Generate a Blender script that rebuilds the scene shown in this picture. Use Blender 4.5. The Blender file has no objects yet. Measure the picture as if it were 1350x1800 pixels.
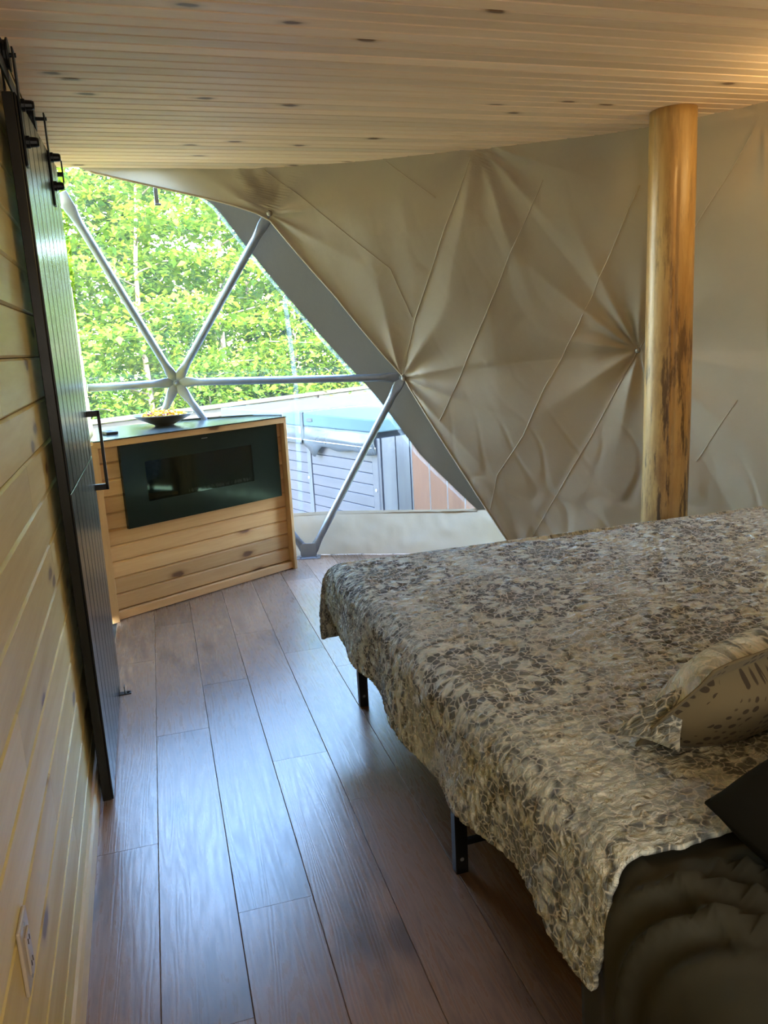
import bpy, bmesh, math, random
import numpy as np
from mathutils import Vector, Matrix, noise
from mathutils.bvhtree import BVHTree

random.seed(7)
rng = np.random.default_rng(11)
scene = bpy.context.scene
COL = scene.collection
PI = math.pi

# ------------------------------------------------------------------ camera
EYE = 1.43
cam_data = bpy.data.cameras.new('camera')
cam_data.sensor_fit = 'HORIZONTAL'
cam_data.sensor_width = 36.0
cam_data.lens = 36.0 * 1394.6 / 1350.0
cam_data.clip_start = 0.02
cam = bpy.data.objects.new('camera', cam_data)
COL.objects.link(cam)
pitch, roll, yaw = math.radians(12.258), math.radians(-3.082), math.radians(-16.785)
fw = Vector((0, math.cos(pitch), -math.sin(pitch)))
up = Vector((0, math.sin(pitch), math.cos(pitch)))
ri = Vector((1, 0, 0))
r_ = math.cos(roll) * ri + math.sin(roll) * up
u_ = -math.sin(roll) * ri + math.cos(roll) * up
Rz = Matrix.Rotation(yaw, 3, 'Z')
fw, r_, u_ = Rz @ fw, Rz @ r_, Rz @ u_
M = Matrix((r_, u_, -fw)).transposed().to_4x4()
M.translation = Vector((0, 0, EYE))
cam.matrix_world = M
scene.camera = cam

# ------------------------------------------------------------------ world, sun, lamps, exposure
world = bpy.data.worlds.new('sky')
scene.world = world
world.use_nodes = True
wn = world.node_tree
wn.nodes.clear()
sky = wn.nodes.new('ShaderNodeTexSky')
sky.sky_type = 'NISHITA'
sky.sun_disc = False
sky.sun_elevation = math.radians(38)
sky.sun_rotation = math.radians(200)
sky.air_density = 1.2
sky.dust_density = 0.5
sky.ozone_density = 3.5
bg = wn.nodes.new('ShaderNodeBackground')
bg.inputs['Strength'].default_value = 1.15
wo = wn.nodes.new('ShaderNodeOutputWorld')
wn.links.new(sky.outputs[0], bg.inputs[0])
wn.links.new(bg.outputs[0], wo.inputs[0])

sun_d = bpy.data.lights.new('sun', 'SUN')
sun_d.energy = 4.5
sun_d.angle = math.radians(1.5)
sun_d.color = (1.0, 0.93, 0.78)
sun = bpy.data.objects.new('sun', sun_d)
COL.objects.link(sun)
sun.rotation_euler = Vector((0.22, 0.78, -0.53)).to_track_quat('-Z', 'Y').to_euler()   # sun behind the dome: its shadow covers the tub, the trees stand in the light

def area(name, loc, direction, sx, sy, power, color):
    d = bpy.data.lights.new(name, 'AREA')
    d.shape = 'RECTANGLE'
    d.size, d.size_y, d.energy, d.color = sx, sy, power, color
    o = bpy.data.objects.new(name, d)
    COL.objects.link(o)
    o.location = loc
    o.rotation_euler = Vector(direction).to_track_quat('-Z', 'Y').to_euler()
    return o

# added fill lamp behind the camera to brighten the room
area('rear_fill', (0.9, -1.0, 1.75), (0.05, 1.0, 0.12), 1.8, 1.6, 8.0, (1.0, 0.93, 0.80))
# warm lamp on the far right, out of the frame
ld = bpy.data.lights.new('warm_lamp', 'POINT')
ld.energy, ld.color, ld.shadow_soft_size = 1.3, (1.0, 0.72, 0.30), 0.06
lo = bpy.data.objects.new('warm_lamp', ld)
COL.objects.link(lo)
lo.location = (2.72, 2.45, 2.16)

vs = scene.view_settings
vs.view_transform = 'Standard'
vs.look = 'None'
vs.exposure = 3.15
vs.gamma = 1.0
vs.use_curve_mapping = False
scene.cycles.use_denoising = True
scene.cycles.max_bounces = 12
scene.cycles.transparent_max_bounces = 24
scene.cycles.sample_clamp_indirect = 8.0
scene.cycles.caustics_reflective = False
scene.cycles.caustics_refractive = False


# ------------------------------------------------------------------ node helpers
class NT:
    def __init__(s, name):
        s.m = bpy.data.materials.new(name)
        s.m.use_nodes = True
        s.t = s.m.node_tree
        s.t.nodes.clear()
        s.out = s.n('ShaderNodeOutputMaterial')

    def n(s, kind, **kw):
        x = s.t.nodes.new(kind)
        for k, v in kw.items():
            setattr(x, k, v)
        return x

    def link(s, a, b):
        s.t.links.new(a, b)

    def val(s, sock, v):
        if isinstance(v, bpy.types.NodeSocket):
            s.link(v, sock)
        else:
            if hasattr(sock.default_value, '__len__') and not hasattr(v, '__len__'):
                v = (v, v, v)
            if sock.type == 'RGBA' and len(v) == 3:
                v = (*v, 1)
            sock.default_value = v

    def math(s, op, a, b=0.0, c=0.0, clamp=False):
        x = s.n('ShaderNodeMath', operation=op, use_clamp=clamp)
        s.val(x.inputs[0], a)
        s.val(x.inputs[1], b)
        s.val(x.inputs[2], c)
        return x.outputs[0]

    def vmath(s, op, a, b=(0, 0, 0)):
        x = s.n('ShaderNodeVectorMath', operation=op)
        s.val(x.inputs[0], a)
        s.val(x.inputs[1], b)
        return x.outputs[1] if op in ('LENGTH', 'DISTANCE', 'DOT_PRODUCT') else x.outputs[0]

    def mix(s, f, a, b, blend='MIX'):
        x = s.n('ShaderNodeMix', data_type='RGBA', blend_type=blend)
        s.val(x.inputs[0], f)
        s.val(x.inputs[6], a)
        s.val(x.inputs[7], b)
        return x.outputs[2]

    def ramp(s, f, stops, interp='LINEAR'):
        x = s.n('ShaderNodeValToRGB')
        x.color_ramp.interpolation = interp
        e = x.color_ramp.elements
        while len(e) < len(stops):
            e.new(0.5)
        for i, (p, c) in enumerate(stops):
            e[i].position = p
            e[i].color = (*c, 1) if len(c) == 3 else c
        s.val(x.inputs[0], f)
        return x.outputs[0]

    def maprange(s, v, a, b, c=0.0, d=1.0, smooth=False):
        x = s.n('ShaderNodeMapRange')
        if smooth:
            x.interpolation_type = 'SMOOTHSTEP'
        s.val(x.inputs[0], v)
        for i, q in enumerate((a, b, c, d)):
            x.inputs[i + 1].default_value = q
        return x.outputs[0]

    def noise(s, vec, scale, detail=2.0, rough=0.5, dist=0.0, out=0):
        x = s.n('ShaderNodeTexNoise')
        s.val(x.inputs['Vector'], vec)
        x.inputs['Scale'].default_value = scale
        x.inputs['Detail'].default_value = detail
        x.inputs['Roughness'].default_value = rough
        x.inputs['Distortion'].default_value = dist
        return x.outputs[out]

    def voronoi(s, vec, scale, feature='F1', out=0, rnd=1.0):
        x = s.n('ShaderNodeTexVoronoi', feature=feature)
        s.val(x.inputs['Vector'], vec)
        x.inputs['Scale'].default_value = scale
        x.inputs['Randomness'].default_value = rnd
        return x.outputs[out]

    def coord(s, kind='Object'):
        return s.n('ShaderNodeTexCoord').outputs[kind]

    def objrand(s):
        return s.n('ShaderNodeObjectInfo').outputs['Random']

    def bump(s, h, strength=0.3, dist=0.01):
        x = s.n('ShaderNodeBump')
        x.inputs['Strength'].default_value = strength
        x.inputs['Distance'].default_value = dist
        s.val(x.inputs['Height'], h)
        return x.outputs[0]

    def bsdf(s, color, rough=0.5, metal=0.0, spec=0.5, normal=None, coat=0.0, **kw):
        x = s.n('ShaderNodeBsdfPrincipled')
        s.val(x.inputs['Base Color'], color)
        s.val(x.inputs['Roughness'], rough)
        s.val(x.inputs['Metallic'], metal)
        s.val(x.inputs['Specular IOR Level'], spec)
        if coat:
            x.inputs['Coat Weight'].default_value = coat
            x.inputs['Coat Roughness'].default_value = 0.12
        if normal is not None:
            s.link(normal, x.inputs['Normal'])
        for k, v in kw.items():
            s.val(x.inputs[k], v)
        return x.outputs[0]

    def done(s, sh):
        s.link(sh, s.out.inputs[0])
        return s.m


def simple(name, col, rough=0.5, metal=0.0, spec=0.5, coat=0.0, var=0.12, nscale=12.0, rvar=0.06):
    t = NT(name)
    n = t.noise(t.coord(), nscale, 3)
    c = t.mix(n, tuple(x * (1 - var) for x in col), tuple(min(1, x * (1 + var)) for x in col))
    r = t.maprange(n, 0, 1, max(0.02, rough - rvar), rough + rvar)
    return t.done(t.bsdf(c, r, metal, spec, coat=coat))


def wood(name, light, dark, knot, axis, rough=0.45, knots=0.35, ring=14.0, var=0.25, coat=0.0, bumpk=0.15, knot_scale=2.2, spec=0.4, plane=(0, 1)):
    """Sawn softwood: grain runs along AXIS; knots with dark hearts; each board drawn from a spot of its own."""
    t = NT(name)
    oi = t.objrand()
    vec = t.coord()
    off = t.n('ShaderNodeCombineXYZ')
    for i, k in enumerate((37.0, 53.0, 71.0)):
        t.link(t.math('MULTIPLY', oi, k), off.inputs[i])
    v = t.vmath('ADD', vec, off.outputs[0])
    sc = [1.0, 1.0, 1.0]
    sc[axis] = 0.09
    vg = t.vmath('MULTIPLY', v, tuple(sc))
    ks = [1.0, 1.0, 1.0]
    ks[axis] = 0.42
    vk = t.vmath('MULTIPLY', v, tuple(ks))
    # knots bend the grain round them
    vor = t.n('ShaderNodeTexVoronoi', voronoi_dimensions='2D')
    sp3 = t.n('ShaderNodeSeparateXYZ')
    t.link(vk, sp3.inputs[0])
    uv2 = t.n('ShaderNodeCombineXYZ')
    t.link(sp3.outputs[plane[0]], uv2.inputs[0])
    t.link(sp3.outputs[plane[1]], uv2.inputs[1])
    wk = t.vmath('MULTIPLY', t.vmath('SUBTRACT', t.noise(vk, 30, 2, out=1), (0.5, 0.5, 0.5)), (0.02, 0.02, 0.02))
    t.val(vor.inputs['Vector'], t.vmath('ADD', uv2.outputs[0], wk))
    vor.inputs['Scale'].default_value = knot_scale
    vor.inputs['Randomness'].default_value = 1.0
    d = vor.outputs['Distance']
    gate = t.math('LESS_THAN', t.n('ShaderNodeSeparateColor').outputs[0], knots)
    sepn = gate.node.inputs[0].links[0].from_node
    t.link(vor.outputs['Color'], sepn.inputs[0])
    kr = t.math('MULTIPLY', t.maprange(d, 0.03, 0.15, 1.0, 0.0, True), gate)
    heart = t.math('MULTIPLY', t.maprange(d, 0.04, 0.085, 1.0, 0.0, True), gate)
    warp = t.noise(vg, 3.0, 2, out=1)
    vg2 = t.vmath('ADD', vg, t.vmath('MULTIPLY', warp, (0.09, 0.09, 0.09)))
    g1 = t.noise(vg2, ring, 4, 0.6, 0.6)
    g2 = t.noise(vg2, ring * 7, 3, 0.6)
    gg = t.math('ADD', t.math('MULTIPLY', g1, 0.7), t.math('MULTIPLY', g2, 0.3))
    gg = t.math('ADD', gg, t.math('MULTIPLY', kr, 0.22))
    f = t.maprange(gg, 0.35, 0.72)
    c = t.mix(f, light, dark)
    c = t.mix(t.math('MULTIPLY', kr, 0.55), c, tuple(0.5 * (a + b) for a, b in zip(dark, knot)))
    c = t.mix(t.math('MULTIPLY', heart, 0.9), c, knot)
    tint = t.maprange(oi, 0, 1, 1 - var, 1 + var * 0.6)
    c = t.vmath('MULTIPLY', c, t.n('ShaderNodeCombineXYZ').outputs[0])
    comb = c.node.inputs[1].links[0].from_node
    for i in range(3):
        t.link(tint, comb.inputs[i])
    nb = t.bump(gg, bumpk, 0.004)
    r = t.maprange(g1, 0.2, 0.8, rough - 0.07, rough + 0.1)
    return t.done(t.bsdf(c, r, spec=spec, normal=nb, coat=coat))


def smoothstep(a, b, x):
    t = max(0.0, min(1.0, (x - a) / (b - a)))
    return t * t * (3 - 2 * t)


# ------------------------------------------------------------------ mesh helpers
def mesh_obj(name, bm_or_me, mat=None, parent=None, smooth=False, loc=None):
    if isinstance(bm_or_me, bmesh.types.BMesh):
        me = bpy.data.meshes.new(name)
        bmesh.ops.recalc_face_normals(bm_or_me, faces=bm_or_me.faces[:])
        bm_or_me.to_mesh(me)
        bm_or_me.free()
    else:
        me = bm_or_me
    if smooth:
        me.polygons.foreach_set('use_smooth', [True] * len(me.polygons))
    o = bpy.data.objects.new(name, me)
    if mat is not None and not me.materials:
        me.materials.append(mat)
    COL.objects.link(o)
    if parent is not None:
        o.parent = parent
    if loc is not None:
        o.location = loc
    return o


def pymesh(name, verts, faces, uvs=None):
    me = bpy.data.meshes.new(name)
    me.from_pydata([tuple(v) for v in verts], [], [tuple(f) for f in faces])
    if uvs is not None:
        lay = me.uv_layers.new(name='UVMap')
        idx = np.zeros(len(me.loops), dtype=np.int32)
        me.loops.foreach_get('vertex_index', idx)
        lay.data.foreach_set('uv', np.asarray(uvs, dtype=np.float32)[idx].ravel())
    me.update()
    return me


def thing(name, label, cat, loc=(0, 0, 0), rotz=0.0, group=None):
    o = bpy.data.objects.new(name, None)
    COL.objects.link(o)
    o.location = loc
    o.rotation_euler = (0, 0, rotz)
    return tag(o, label, cat, group)


def tag(o, label=None, cat=None, group=None, kind=None):
    if label: o['label'] = label
    if cat: o['category'] = cat
    if group: o['group'] = group
    if kind: o['kind'] = kind
    return o


def smooth_by_angle(o, deg=35):
    me = o.data
    me.polygons.foreach_set('use_smooth', [True] * len(me.polygons))
    bm = bmesh.new()
    bm.from_mesh(me)
    for e in bm.edges:
        e.smooth = not (len(e.link_faces) == 2 and e.calc_face_angle(0) > math.radians(deg))
    bm.to_mesh(me)
    bm.free()
    return o


def box_bm(sx, sy, sz, c=(0, 0, 0), bev=0.0, seg=2, bm=None):
    b = bmesh.new()
    bmesh.ops.create_cube(b, size=1.0)
    for v in b.verts:
        v.co = Vector((v.co.x * sx, v.co.y * sy, v.co.z * sz))
    if bev > 0:
        bmesh.ops.bevel(b, geom=b.edges[:], offset=bev, segments=seg, profile=0.5, affect='EDGES')
    for v in b.verts:
        v.co += Vector(c)
    if bm is None:
        return b
    tmp = bpy.data.meshes.new('tmp')
    b.to_mesh(tmp)
    b.free()
    bm.from_mesh(tmp)
    bpy.data.meshes.remove(tmp)
    return bm


def prism(profile, axis, a, b):
    """Extrude a closed 2-D profile along an axis; A and B are numbers or functions of the profile point."""
    bm = bmesh.new()
    fa = a if callable(a) else (lambda p: a)
    fb = b if callable(b) else (lambda p: b)
    def place(p, t):
        q = [p[0], p[1]]
        q.insert(axis, t)
        return Vector(q)
    A = [bm.verts.new(place(p, fa(p))) for p in profile]
    B = [bm.verts.new(place(p, fb(p))) for p in profile]
    n = len(profile)
    for i in range(n):
        j = (i + 1) % n
        bm.faces.new((A[i], A[j], B[j], B[i]))
    bm.faces.new(A[::-1])
    bm.faces.new(B)
    return bm


def tube_bm(pts, rad, seg=10, bm=None, flat=None, cap=True):
    """Sweep a circle along points; RAD a number or list; FLAT an optional list of (a, b) cross-section scales."""
    bm = bm or bmesh.new()
    pts = [Vector(p) for p in pts]
    n = len(pts)
    rad = rad if hasattr(rad, '__len__') else [rad] * n
    rings = []
    prev = None
    for i, p in enumerate(pts):
        d = (pts[min(i + 1, n - 1)] - pts[max(i - 1, 0)]).normalized()
        if prev is None:
            ref = Vector((0, 0, 1)) if abs(d.z) < 0.9 else Vector((1, 0, 0))
            x = d.cross(ref).normalized()
        else:
            x = (prev - d * prev.dot(d)).normalized()
        prev = x
        y = d.cross(x).normalized()
        fa, fb = flat[i] if flat else (1, 1)
        rings.append([bm.verts.new(p + x * (rad[i] * fa * math.cos(2 * PI * k / seg)) + y * (rad[i] * fb * math.sin(2 * PI * k / seg))) for k in range(seg)])
    for a, b in zip(rings, rings[1:]):
        for k in range(seg):
            bm.faces.new((a[k], a[(k + 1) % seg], b[(k + 1) % seg], b[k]))
    if cap:
        bm.faces.new(rings[0][::-1])
        bm.faces.new(rings[-1])
    return bm


def lathe_bm(prof, seg=32, c=(0, 0, 0), bm=None):
    bm = bm or bmesh.new()
    rings = []
    for (r, z) in prof:
        if r < 1e-5:
            rings.append([bm.verts.new((c[0], c[1], c[2] + z))])
        else:
            rings.append([bm.verts.new((c[0] + r * math.cos(2 * PI * k / seg), c[1] + r * math.sin(2 * PI * k / seg), c[2] + z)) for k in range(seg)])
    for a, b in zip(rings, rings[1:]):
        for k in range(seg):
            j = (k + 1) % seg
            if len(a) == 1 and len(b) == 1:
                continue
            if len(a) == 1:
                bm.faces.new((a[0], b[k], b[j]))
            elif len(b) == 1:
                bm.faces.new((a[k], a[j], b[0]))
            else:
                bm.faces.new((a[k], a[j], b[j], b[k]))
    return bm


# ------------------------------------------------------------------ materials
M_ceil = wood('ceiling_pine', (0.91, 0.67, 0.47), (0.80, 0.55, 0.35), (0.15, 0.07, 0.03), 0, 0.5, 0.30, 12, 0.16, knot_scale=5.0)
M_wall = wood('wall_pine', (0.74, 0.60, 0.25), (0.61, 0.44, 0.15), (0.17, 0.08, 0.03), 1, 0.42, 0.5, 9, 0.14, knot_scale=4.2, plane=(1, 2))
M_cab = wood('cabinet_pine', (0.60, 0.37, 0.175), (0.46, 0.245, 0.095), (0.12, 0.045, 0.018), 0, 0.4, 0.75, 9, 0.14, knot_scale=4.0, plane=(0, 2))
M_cabv = wood('cabinet_trim_pine', (0.58, 0.36, 0.17), (0.45, 0.245, 0.10), (0.2, 0.09, 0.04), 2, 0.4, 0.05, 10, 0.10, plane=(0, 2))
M_base = wood('baseboard_pine', (0.72, 0.58, 0.36), (0.58, 0.42, 0.22), (0.25, 0.12, 0.05), 1, 0.4, 0.05, 8, 0.08, plane=(1, 2))
M_black = simple('black_door_paint', (0.009, 0.0095, 0.009), 0.26, spec=0.42, rvar=0.004)
M_iron = simple('black_iron', (0.012, 0.012, 0.012), 0.4, 0.6)
M_steel = simple('galvanised_steel', (0.24, 0.265, 0.31), 0.42, 0.5, var=0.18, nscale=25)
M_dark = simple('dark_gap', (0.02, 0.015, 0.01), 0.9, spec=0.1)
M_ceilgap = simple('ceiling_gap', (0.10, 0.06, 0.03), 0.9, spec=0.1)


def floor_mat():
    t = NT('brown_oak_vinyl')
    oi = t.objrand()
    off = t.n('ShaderNodeCombineXYZ')
    for i, k in enumerate((41.0, 67.0, 13.0)):
        t.link(t.math('MULTIPLY', oi, k), off.inputs[i])
    v = t.vmath('ADD', t.coord(), off.outputs[0])
    vg = t.vmath('MULTIPLY', v, (1.0, 0.11, 1.0))
    low = t.noise(t.vmath('MULTIPLY', v, (1.0, 0.055, 1.0)), 8.5, 2.5, 0.5, 0.3)
    rings = t.math('ADD', t.math('MULTIPLY', t.math('SINE', t.math('MULTIPLY', low, 140.0)), 0.5), 0.5)
    rings = t.math('POWER', rings, 0.7)
    fine = t.noise(vg, 95, 3, 0.65)
    blot = t.noise(t.vmath('MULTIPLY', v, (1.0, 0.35, 1.0)), 4.5, 3, 0.6)
    f = t.math('ADD', t.math('MULTIPLY', rings, 0.28), t.math('MULTIPLY', fine, 0.72))
    c = t.mix(t.maprange(f, 0.15, 0.85), (0.132, 0.074, 0.047), (0.305, 0.190, 0.125))
    c = t.mix(t.maprange(blot, 0.54, 0.74, 0, 0.8), c, (0.070, 0.042, 0.028))
    c = t.mix(t.maprange(blot, 0.50, 0.28, 0, 0.5), c, (0.27, 0.165, 0.105))
    # scattered knots
    vk = t.vmath('MULTIPLY', v, (1.0, 0.45, 1.0))
    d = t.voronoi(vk, 3.1)
    k = t.maprange(d, 0.05, 0.16, 1.0, 0.0, True)
    c = t.mix(t.math('MULTIPLY', k, 0.6), c, (0.035, 0.02, 0.014))
    tint = t.maprange(oi, 0, 1, 0.82, 1.18)
    cc = t.n('ShaderNodeCombineXYZ')
    for i in range(3):
        t.link(tint, cc.inputs[i])
    c = t.vmath('MULTIPLY', c, cc.outputs[0])
    nb = t.bump(f, 0.16, 0.002)
    r = t.maprange(f, 0.2, 0.8, 0.33, 0.25)
    return t.done(t.bsdf(c, r, spec=0.52, normal=nb))


M_floor = floor_mat()


def cloth_shell(name, col, trans, rough=0.6, weave=900, var=0.08):
    t = NT(name)
    v = t.coord()
    n = t.noise(v, 3.0, 4, 0.6)
    c = t.mix(n, tuple(x * (1 - var) for x in col), tuple(x * (1 + var) for x in col))
    b = t.bump(t.math('ADD', t.noise(v, 14, 4, 0.6), t.math('MULTIPLY', t.noise(v, weave * 0.3, 1), 0.05)), 0.22, 0.012)
    p = t.bsdf(c, rough, spec=0.35, normal=b)
    tr = t.n('ShaderNodeBsdfTranslucent')
    t.link(c, tr.inputs[0])
    m = t.n('ShaderNodeMixShader')
    m.inputs[0].default_value = trans
    t.link(p, m.inputs[1])
    t.link(tr.outputs[0], m.inputs[2])
    return t.done(m.outputs[0])


M_liner = cloth_shell('tan_liner_cloth', (0.43, 0.350, 0.252), 0.13, 0.62)
M_outer = cloth_shell('grey_dome_cover', (0.175, 0.148, 0.108), 0.03, 0.6)
M_skirt = cloth_shell('skirt_vinyl', (0.38, 0.295, 0.205), 0.24, 0.2)
M_seam = cloth_shell('liner_seam_thread', (0.55, 0.46, 0.34), 0.2, 0.6)


def pvc(name, haze, tint=(0.97, 0.99, 0.97)):
    t = NT(name)
    v = t.coord()
    tr = t.n('ShaderNodeBsdfTransparent')
    t.val(tr.inputs[0], (*tint, 1))
    gl = t.n('ShaderNodeBsdfGlossy')
    gl.inputs['Roughness'].default_value = 0.08
    t.link(t.bump(t.noise(v, 3.5, 3, 0.55), 0.35, 0.05), gl.inputs['Normal'])
    fr = t.n('ShaderNodeFresnel')
    fr.inputs[0].default_value = 1.45
    m = t.n('ShaderNodeMixShader')
    t.link(t.math('MULTIPLY', fr.outputs[0], 0.9), m.inputs[0])
    t.link(tr.outputs[0], m.inputs[1])
    t.link(gl.outputs[0], m.inputs[2])
    tl = t.n('ShaderNodeBsdfTranslucent')
    t.val(tl.inputs[0], (0.85, 0.88, 0.95, 1))
    m2 = t.n('ShaderNodeMixShader')
    # fine scratches and milky wear scatter a little daylight
    sc = t.maprange(t.noise(t.vmath('MULTIPLY', v, (6.0, 6.0, 1.0)), 5.0, 4, 0.7), 0.35, 0.75, haze * 0.5, haze * 1.6)
    t.link(sc, m2.inputs[0])
    t.link(m.outputs[0], m2.inputs[1])
    t.link(tl.outputs[0], m2.inputs[2])
    return t.done(m2.outputs[0])


M_pvc = pvc('clear_vinyl', 0.007)
M_weld = pvc('welded_vinyl_strip', 0.05, (0.86, 0.9, 0.88))


def quilt_mat(name, smooth_back=False):
    t = NT(name)
    uv = t.n('ShaderNodeUVMap').outputs[0]
    wob = t.vmath('MULTIPLY', t.vmath('SUBTRACT', t.noise(uv, 9, 2, out=1), (0.5, 0.5, 0.5)), (0.03, 0.03, 0.0))
    uvw = t.vmath('ADD', uv, wob)
    cream, grey, taupe = (0.77, 0.82, 0.74), (0.165, 0.182, 0.18), (0.46, 0.50, 0.46)

    def lattice(offx, offy):
        s = t.vmath('ADD', uvw, (offx, offy, 0))
        s = t.vmath('DIVIDE', s, (0.68, 0.92, 1.0))
        fr = t.vmath('SUBTRACT', t.vmath('FRACTION', s), (0.5, 0.5, 0.0))
        p = t.vmath('MULTIPLY', fr, (0.68, 0.92, 0.0))
        sep = t.n('ShaderNodeSeparateXYZ')
        t.link(p, sep.inputs[0])
        r = t.math('SQRT', t.math('ADD', t.math('MULTIPLY', sep.outputs[0], sep.outputs[0]), t.math('MULTIPLY', sep.outputs[1], sep.outputs[1])))
        a = t.math('ARCTAN2', sep.outputs[1], sep.outputs[0])
        return r, a

    r1, a1 = lattice(-1.10 + 0.34, -2.166 + 0.46)
    r2, a2 = lattice(-1.10, -2.166)
    first = t.math('LESS_THAN', r1, r2)
    r = t.math('MINIMUM', r1, r2)
    a = t.math('ADD', t.math('MULTIPLY', a1, first), t.math('MULTIPLY', a2, t.math('SUBTRACT', 1.0, first)))
    # petals: radius at which each ring ends swings with the angle
    def petal(n, amp, ph=0.0):
        return t.math('MULTIPLY', t.math('ABSOLUTE', t.math('SINE', t.math('ADD', t.math('MULTIPLY', a, n / 2.0), ph))), amp)
    def ring(r0, r1_, n, amp, soft=0.008, ph=0.0):
        rr = t.math('SUBTRACT', r, petal(n, amp, ph))
        lo_ = t.maprange(rr, r0 - soft, r0 + soft)
        hi_ = t.maprange(rr, r1_ - soft, r1_ + soft, 1, 0)
        return t.math('MULTIPLY', lo_, hi_)
    inner = ring(-0.1, 0.065, 10, 0.05)
    mid = ring(0.10, 0.155, 16, 0.045, ph=0.4)
    scal = ring(0.215, 0.235, 20, 0.028)
    outer = ring(0.255, 0.285, 28, 0.02)
    darkm = t.math('MAXIMUM', t.math('MULTIPLY', inner, 0.85), t.math('MULTIPLY', mid, 1.0))
    darkm = t.math('MAXIMUM', darkm, t.math('MULTIPLY', scal, 1.0))
    darkm = t.math('MAXIMUM', darkm, t.math('MULTIPLY', outer, 0.5))
    # beads along rings
    beads = t.voronoi(uvw, 34, rnd=0.6)
    bd = t.math('MULTIPLY', t.maprange(beads, 0.012 * 34, 0.009 * 34), t.math('GREATER_THAN', t.noise(uv, 3.3, 2), 0.5))
    darkm = t.math('MAXIMUM', darkm, t.math('MULTIPLY', bd, t.maprange(r, 0.17, 0.2, 0.0, 0.8)))
    patch = t.noise(uv, 7.0, 3, 0.6)
    c = t.mix(t.maprange(patch, 0.42, 0.60, 0.0, 0.75), cream, taupe)
    c = t.mix(darkm, c, grey)
    # fine cream tracery over everything
    vein = t.voronoi(t.vmath('ADD', uv, t.vmath('MULTIPLY', t.noise(uv, 25, 2, out=1), (0.02, 0.02, 0))), 46, 'DISTANCE_TO_EDGE')
    c = t.mix(t.math('MULTIPLY', t.maprange(vein, 0.02, 0.10, 1.0, 0.0), 0.75), c, (0.86, 0.85, 0.76))
    if smooth_back:
        # plain tan cotton printed with curving rows of brown dots
        dots = t.maprange(t.voronoi(uv, 52, rnd=0.35), 0.36, 0.30, 0.0, 1.0)
        rows_ = t.math('SINE', t.math('ADD', t.math('MULTIPLY', r, 75.0), t.math('MULTIPLY', t.noise(uv, 6, 2), 6.0)))
        c = t.mix(t.math('MULTIPLY', dots, t.math('GREATER_THAN', rows_, 0.05)), (0.17, 0.138, 0.080), (0.06, 0.045, 0.03))
        b = t.bump(t.noise(uv, 6, 3), 0.3, 0.02)
    else:
        # crinkled quilting stitched in short wandering rows
        q = t.vmath('MULTIPLY', t.vmath('ADD', uv, t.vmath('MULTIPLY', t.noise(uv, 16, 2, out=1), (0.03, 0.05, 0))), (0.55, 1.0, 1.0))
        h1 = t.voronoi(q, 62, 'SMOOTH_F1')
        h2 = t.noise(q, 95, 3, 0.6, 0.8)
        h = t.math('ADD', t.math('MULTIPLY', h1, -1.0), t.math('MULTIPLY', h2, 0.7))
        b = t.bump(h, 1.0, 0.03)
    return t.done(t.bsdf(c, 0.85, spec=0.15, normal=b, **{'Sheen Weight': 0.15}))


M_quilt = quilt_mat('crinkled_medallion_quilt')
M_sham_back = quilt_mat('printed_cotton_back', True)
M_sheet = simple('dark_sheet', (0.045, 0.045, 0.034), 0.7, spec=0.2)
M_mattress = simple('dark_mattress_cover', (0.040, 0.033, 0.024), 0.8, spec=0.1)
M_pillow_dark = simple('black_pillowcase', (0.010, 0.010, 0.008), 0.85, spec=0.1)

# ------------------------------------------------------------------ dome geometry
CX, CY, CZ, RAD = 0.074, 1.938, 0.300, 3.41
CEIL = 2.36
WX = -0.272                       # face of the left wall


def pol(azd, r, z):
    a = math.radians(azd)
    return Vector((CX + r * math.sin(a), CY + r * math.cos(a), z))


def sph(z):
    return math.sqrt(max(1e-6, RAD * RAD - (z - CZ) ** 2))


Bn, Hn, Nn = {}, {}, {}
for k in range(-3, 10):
    Bn[k] = pol(16.18 + 24 * k, sph(0), 0)
    az, z = {0: (3.17, 1.235), 1: (28.17, 1.19), 2: (52.7, 1.292)}.get(k, (4.18 + 24 * k + (1.3 if k > 0 else -1.0), 1.24))
    Hn[k] = pol(az, sph(z), z)
    az, z = {-1: (-6.57, 2.253), 0: (15.35, 2.150), 1: (39.9, 2.40), 2: (66.4, 2.326)}.get(k, (16.0 + 24 * k, 2.26))
    Nn[k] = pol(az, sph(z), z)
fv, ff = [], []
def _tri(*p):
    i = len(fv)
    fv.extend(p)
    ff.append((i, i + 1, i + 2))
for k in range(-2, 9):
    _tri(Bn[k - 1], Bn[k], Hn[k])
    _tri(Hn[k], Hn[k + 1], Bn[k])
    _tri(Hn[k], Hn[k + 1], Nn[k])
    _tri(Nn[k - 1], Nn[k], Hn[k])
FACET = BVHTree.FromPolygons([tuple(v) for v in fv], ff)


def swell(azd):
    """The dome bellies out a little on the right-hand side."""
    return float(np.interp(azd, [31, 39, 49, 56, 66, 80, 130], [0, 0.04, 0.14, 0.23, 0.28, 0.28, 0]))


def shell_r(azd, z, bulge=0.25):
    s = sph(z)
    a = math.radians(azd)
    hit = FACET.ray_cast(Vector((CX, CY, min(max(z, 0.004), 2.12))), Vector((math.sin(a), math.cos(a), 0)))
    if hit[0] is None or z > 2.45:
        return s + swell(azd)
    f = hit[3] if z <= 2.12 else hit[3] - (sph(2.12) - s)
    w = bulge if z < 2.0 else min(1.0, bulge + (z - 2.0) / 0.3)
    return f * (1 - w) + s * w + swell(azd)


def interp(x, xs, ys):
    return float(np.interp(x, xs, ys))


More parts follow.
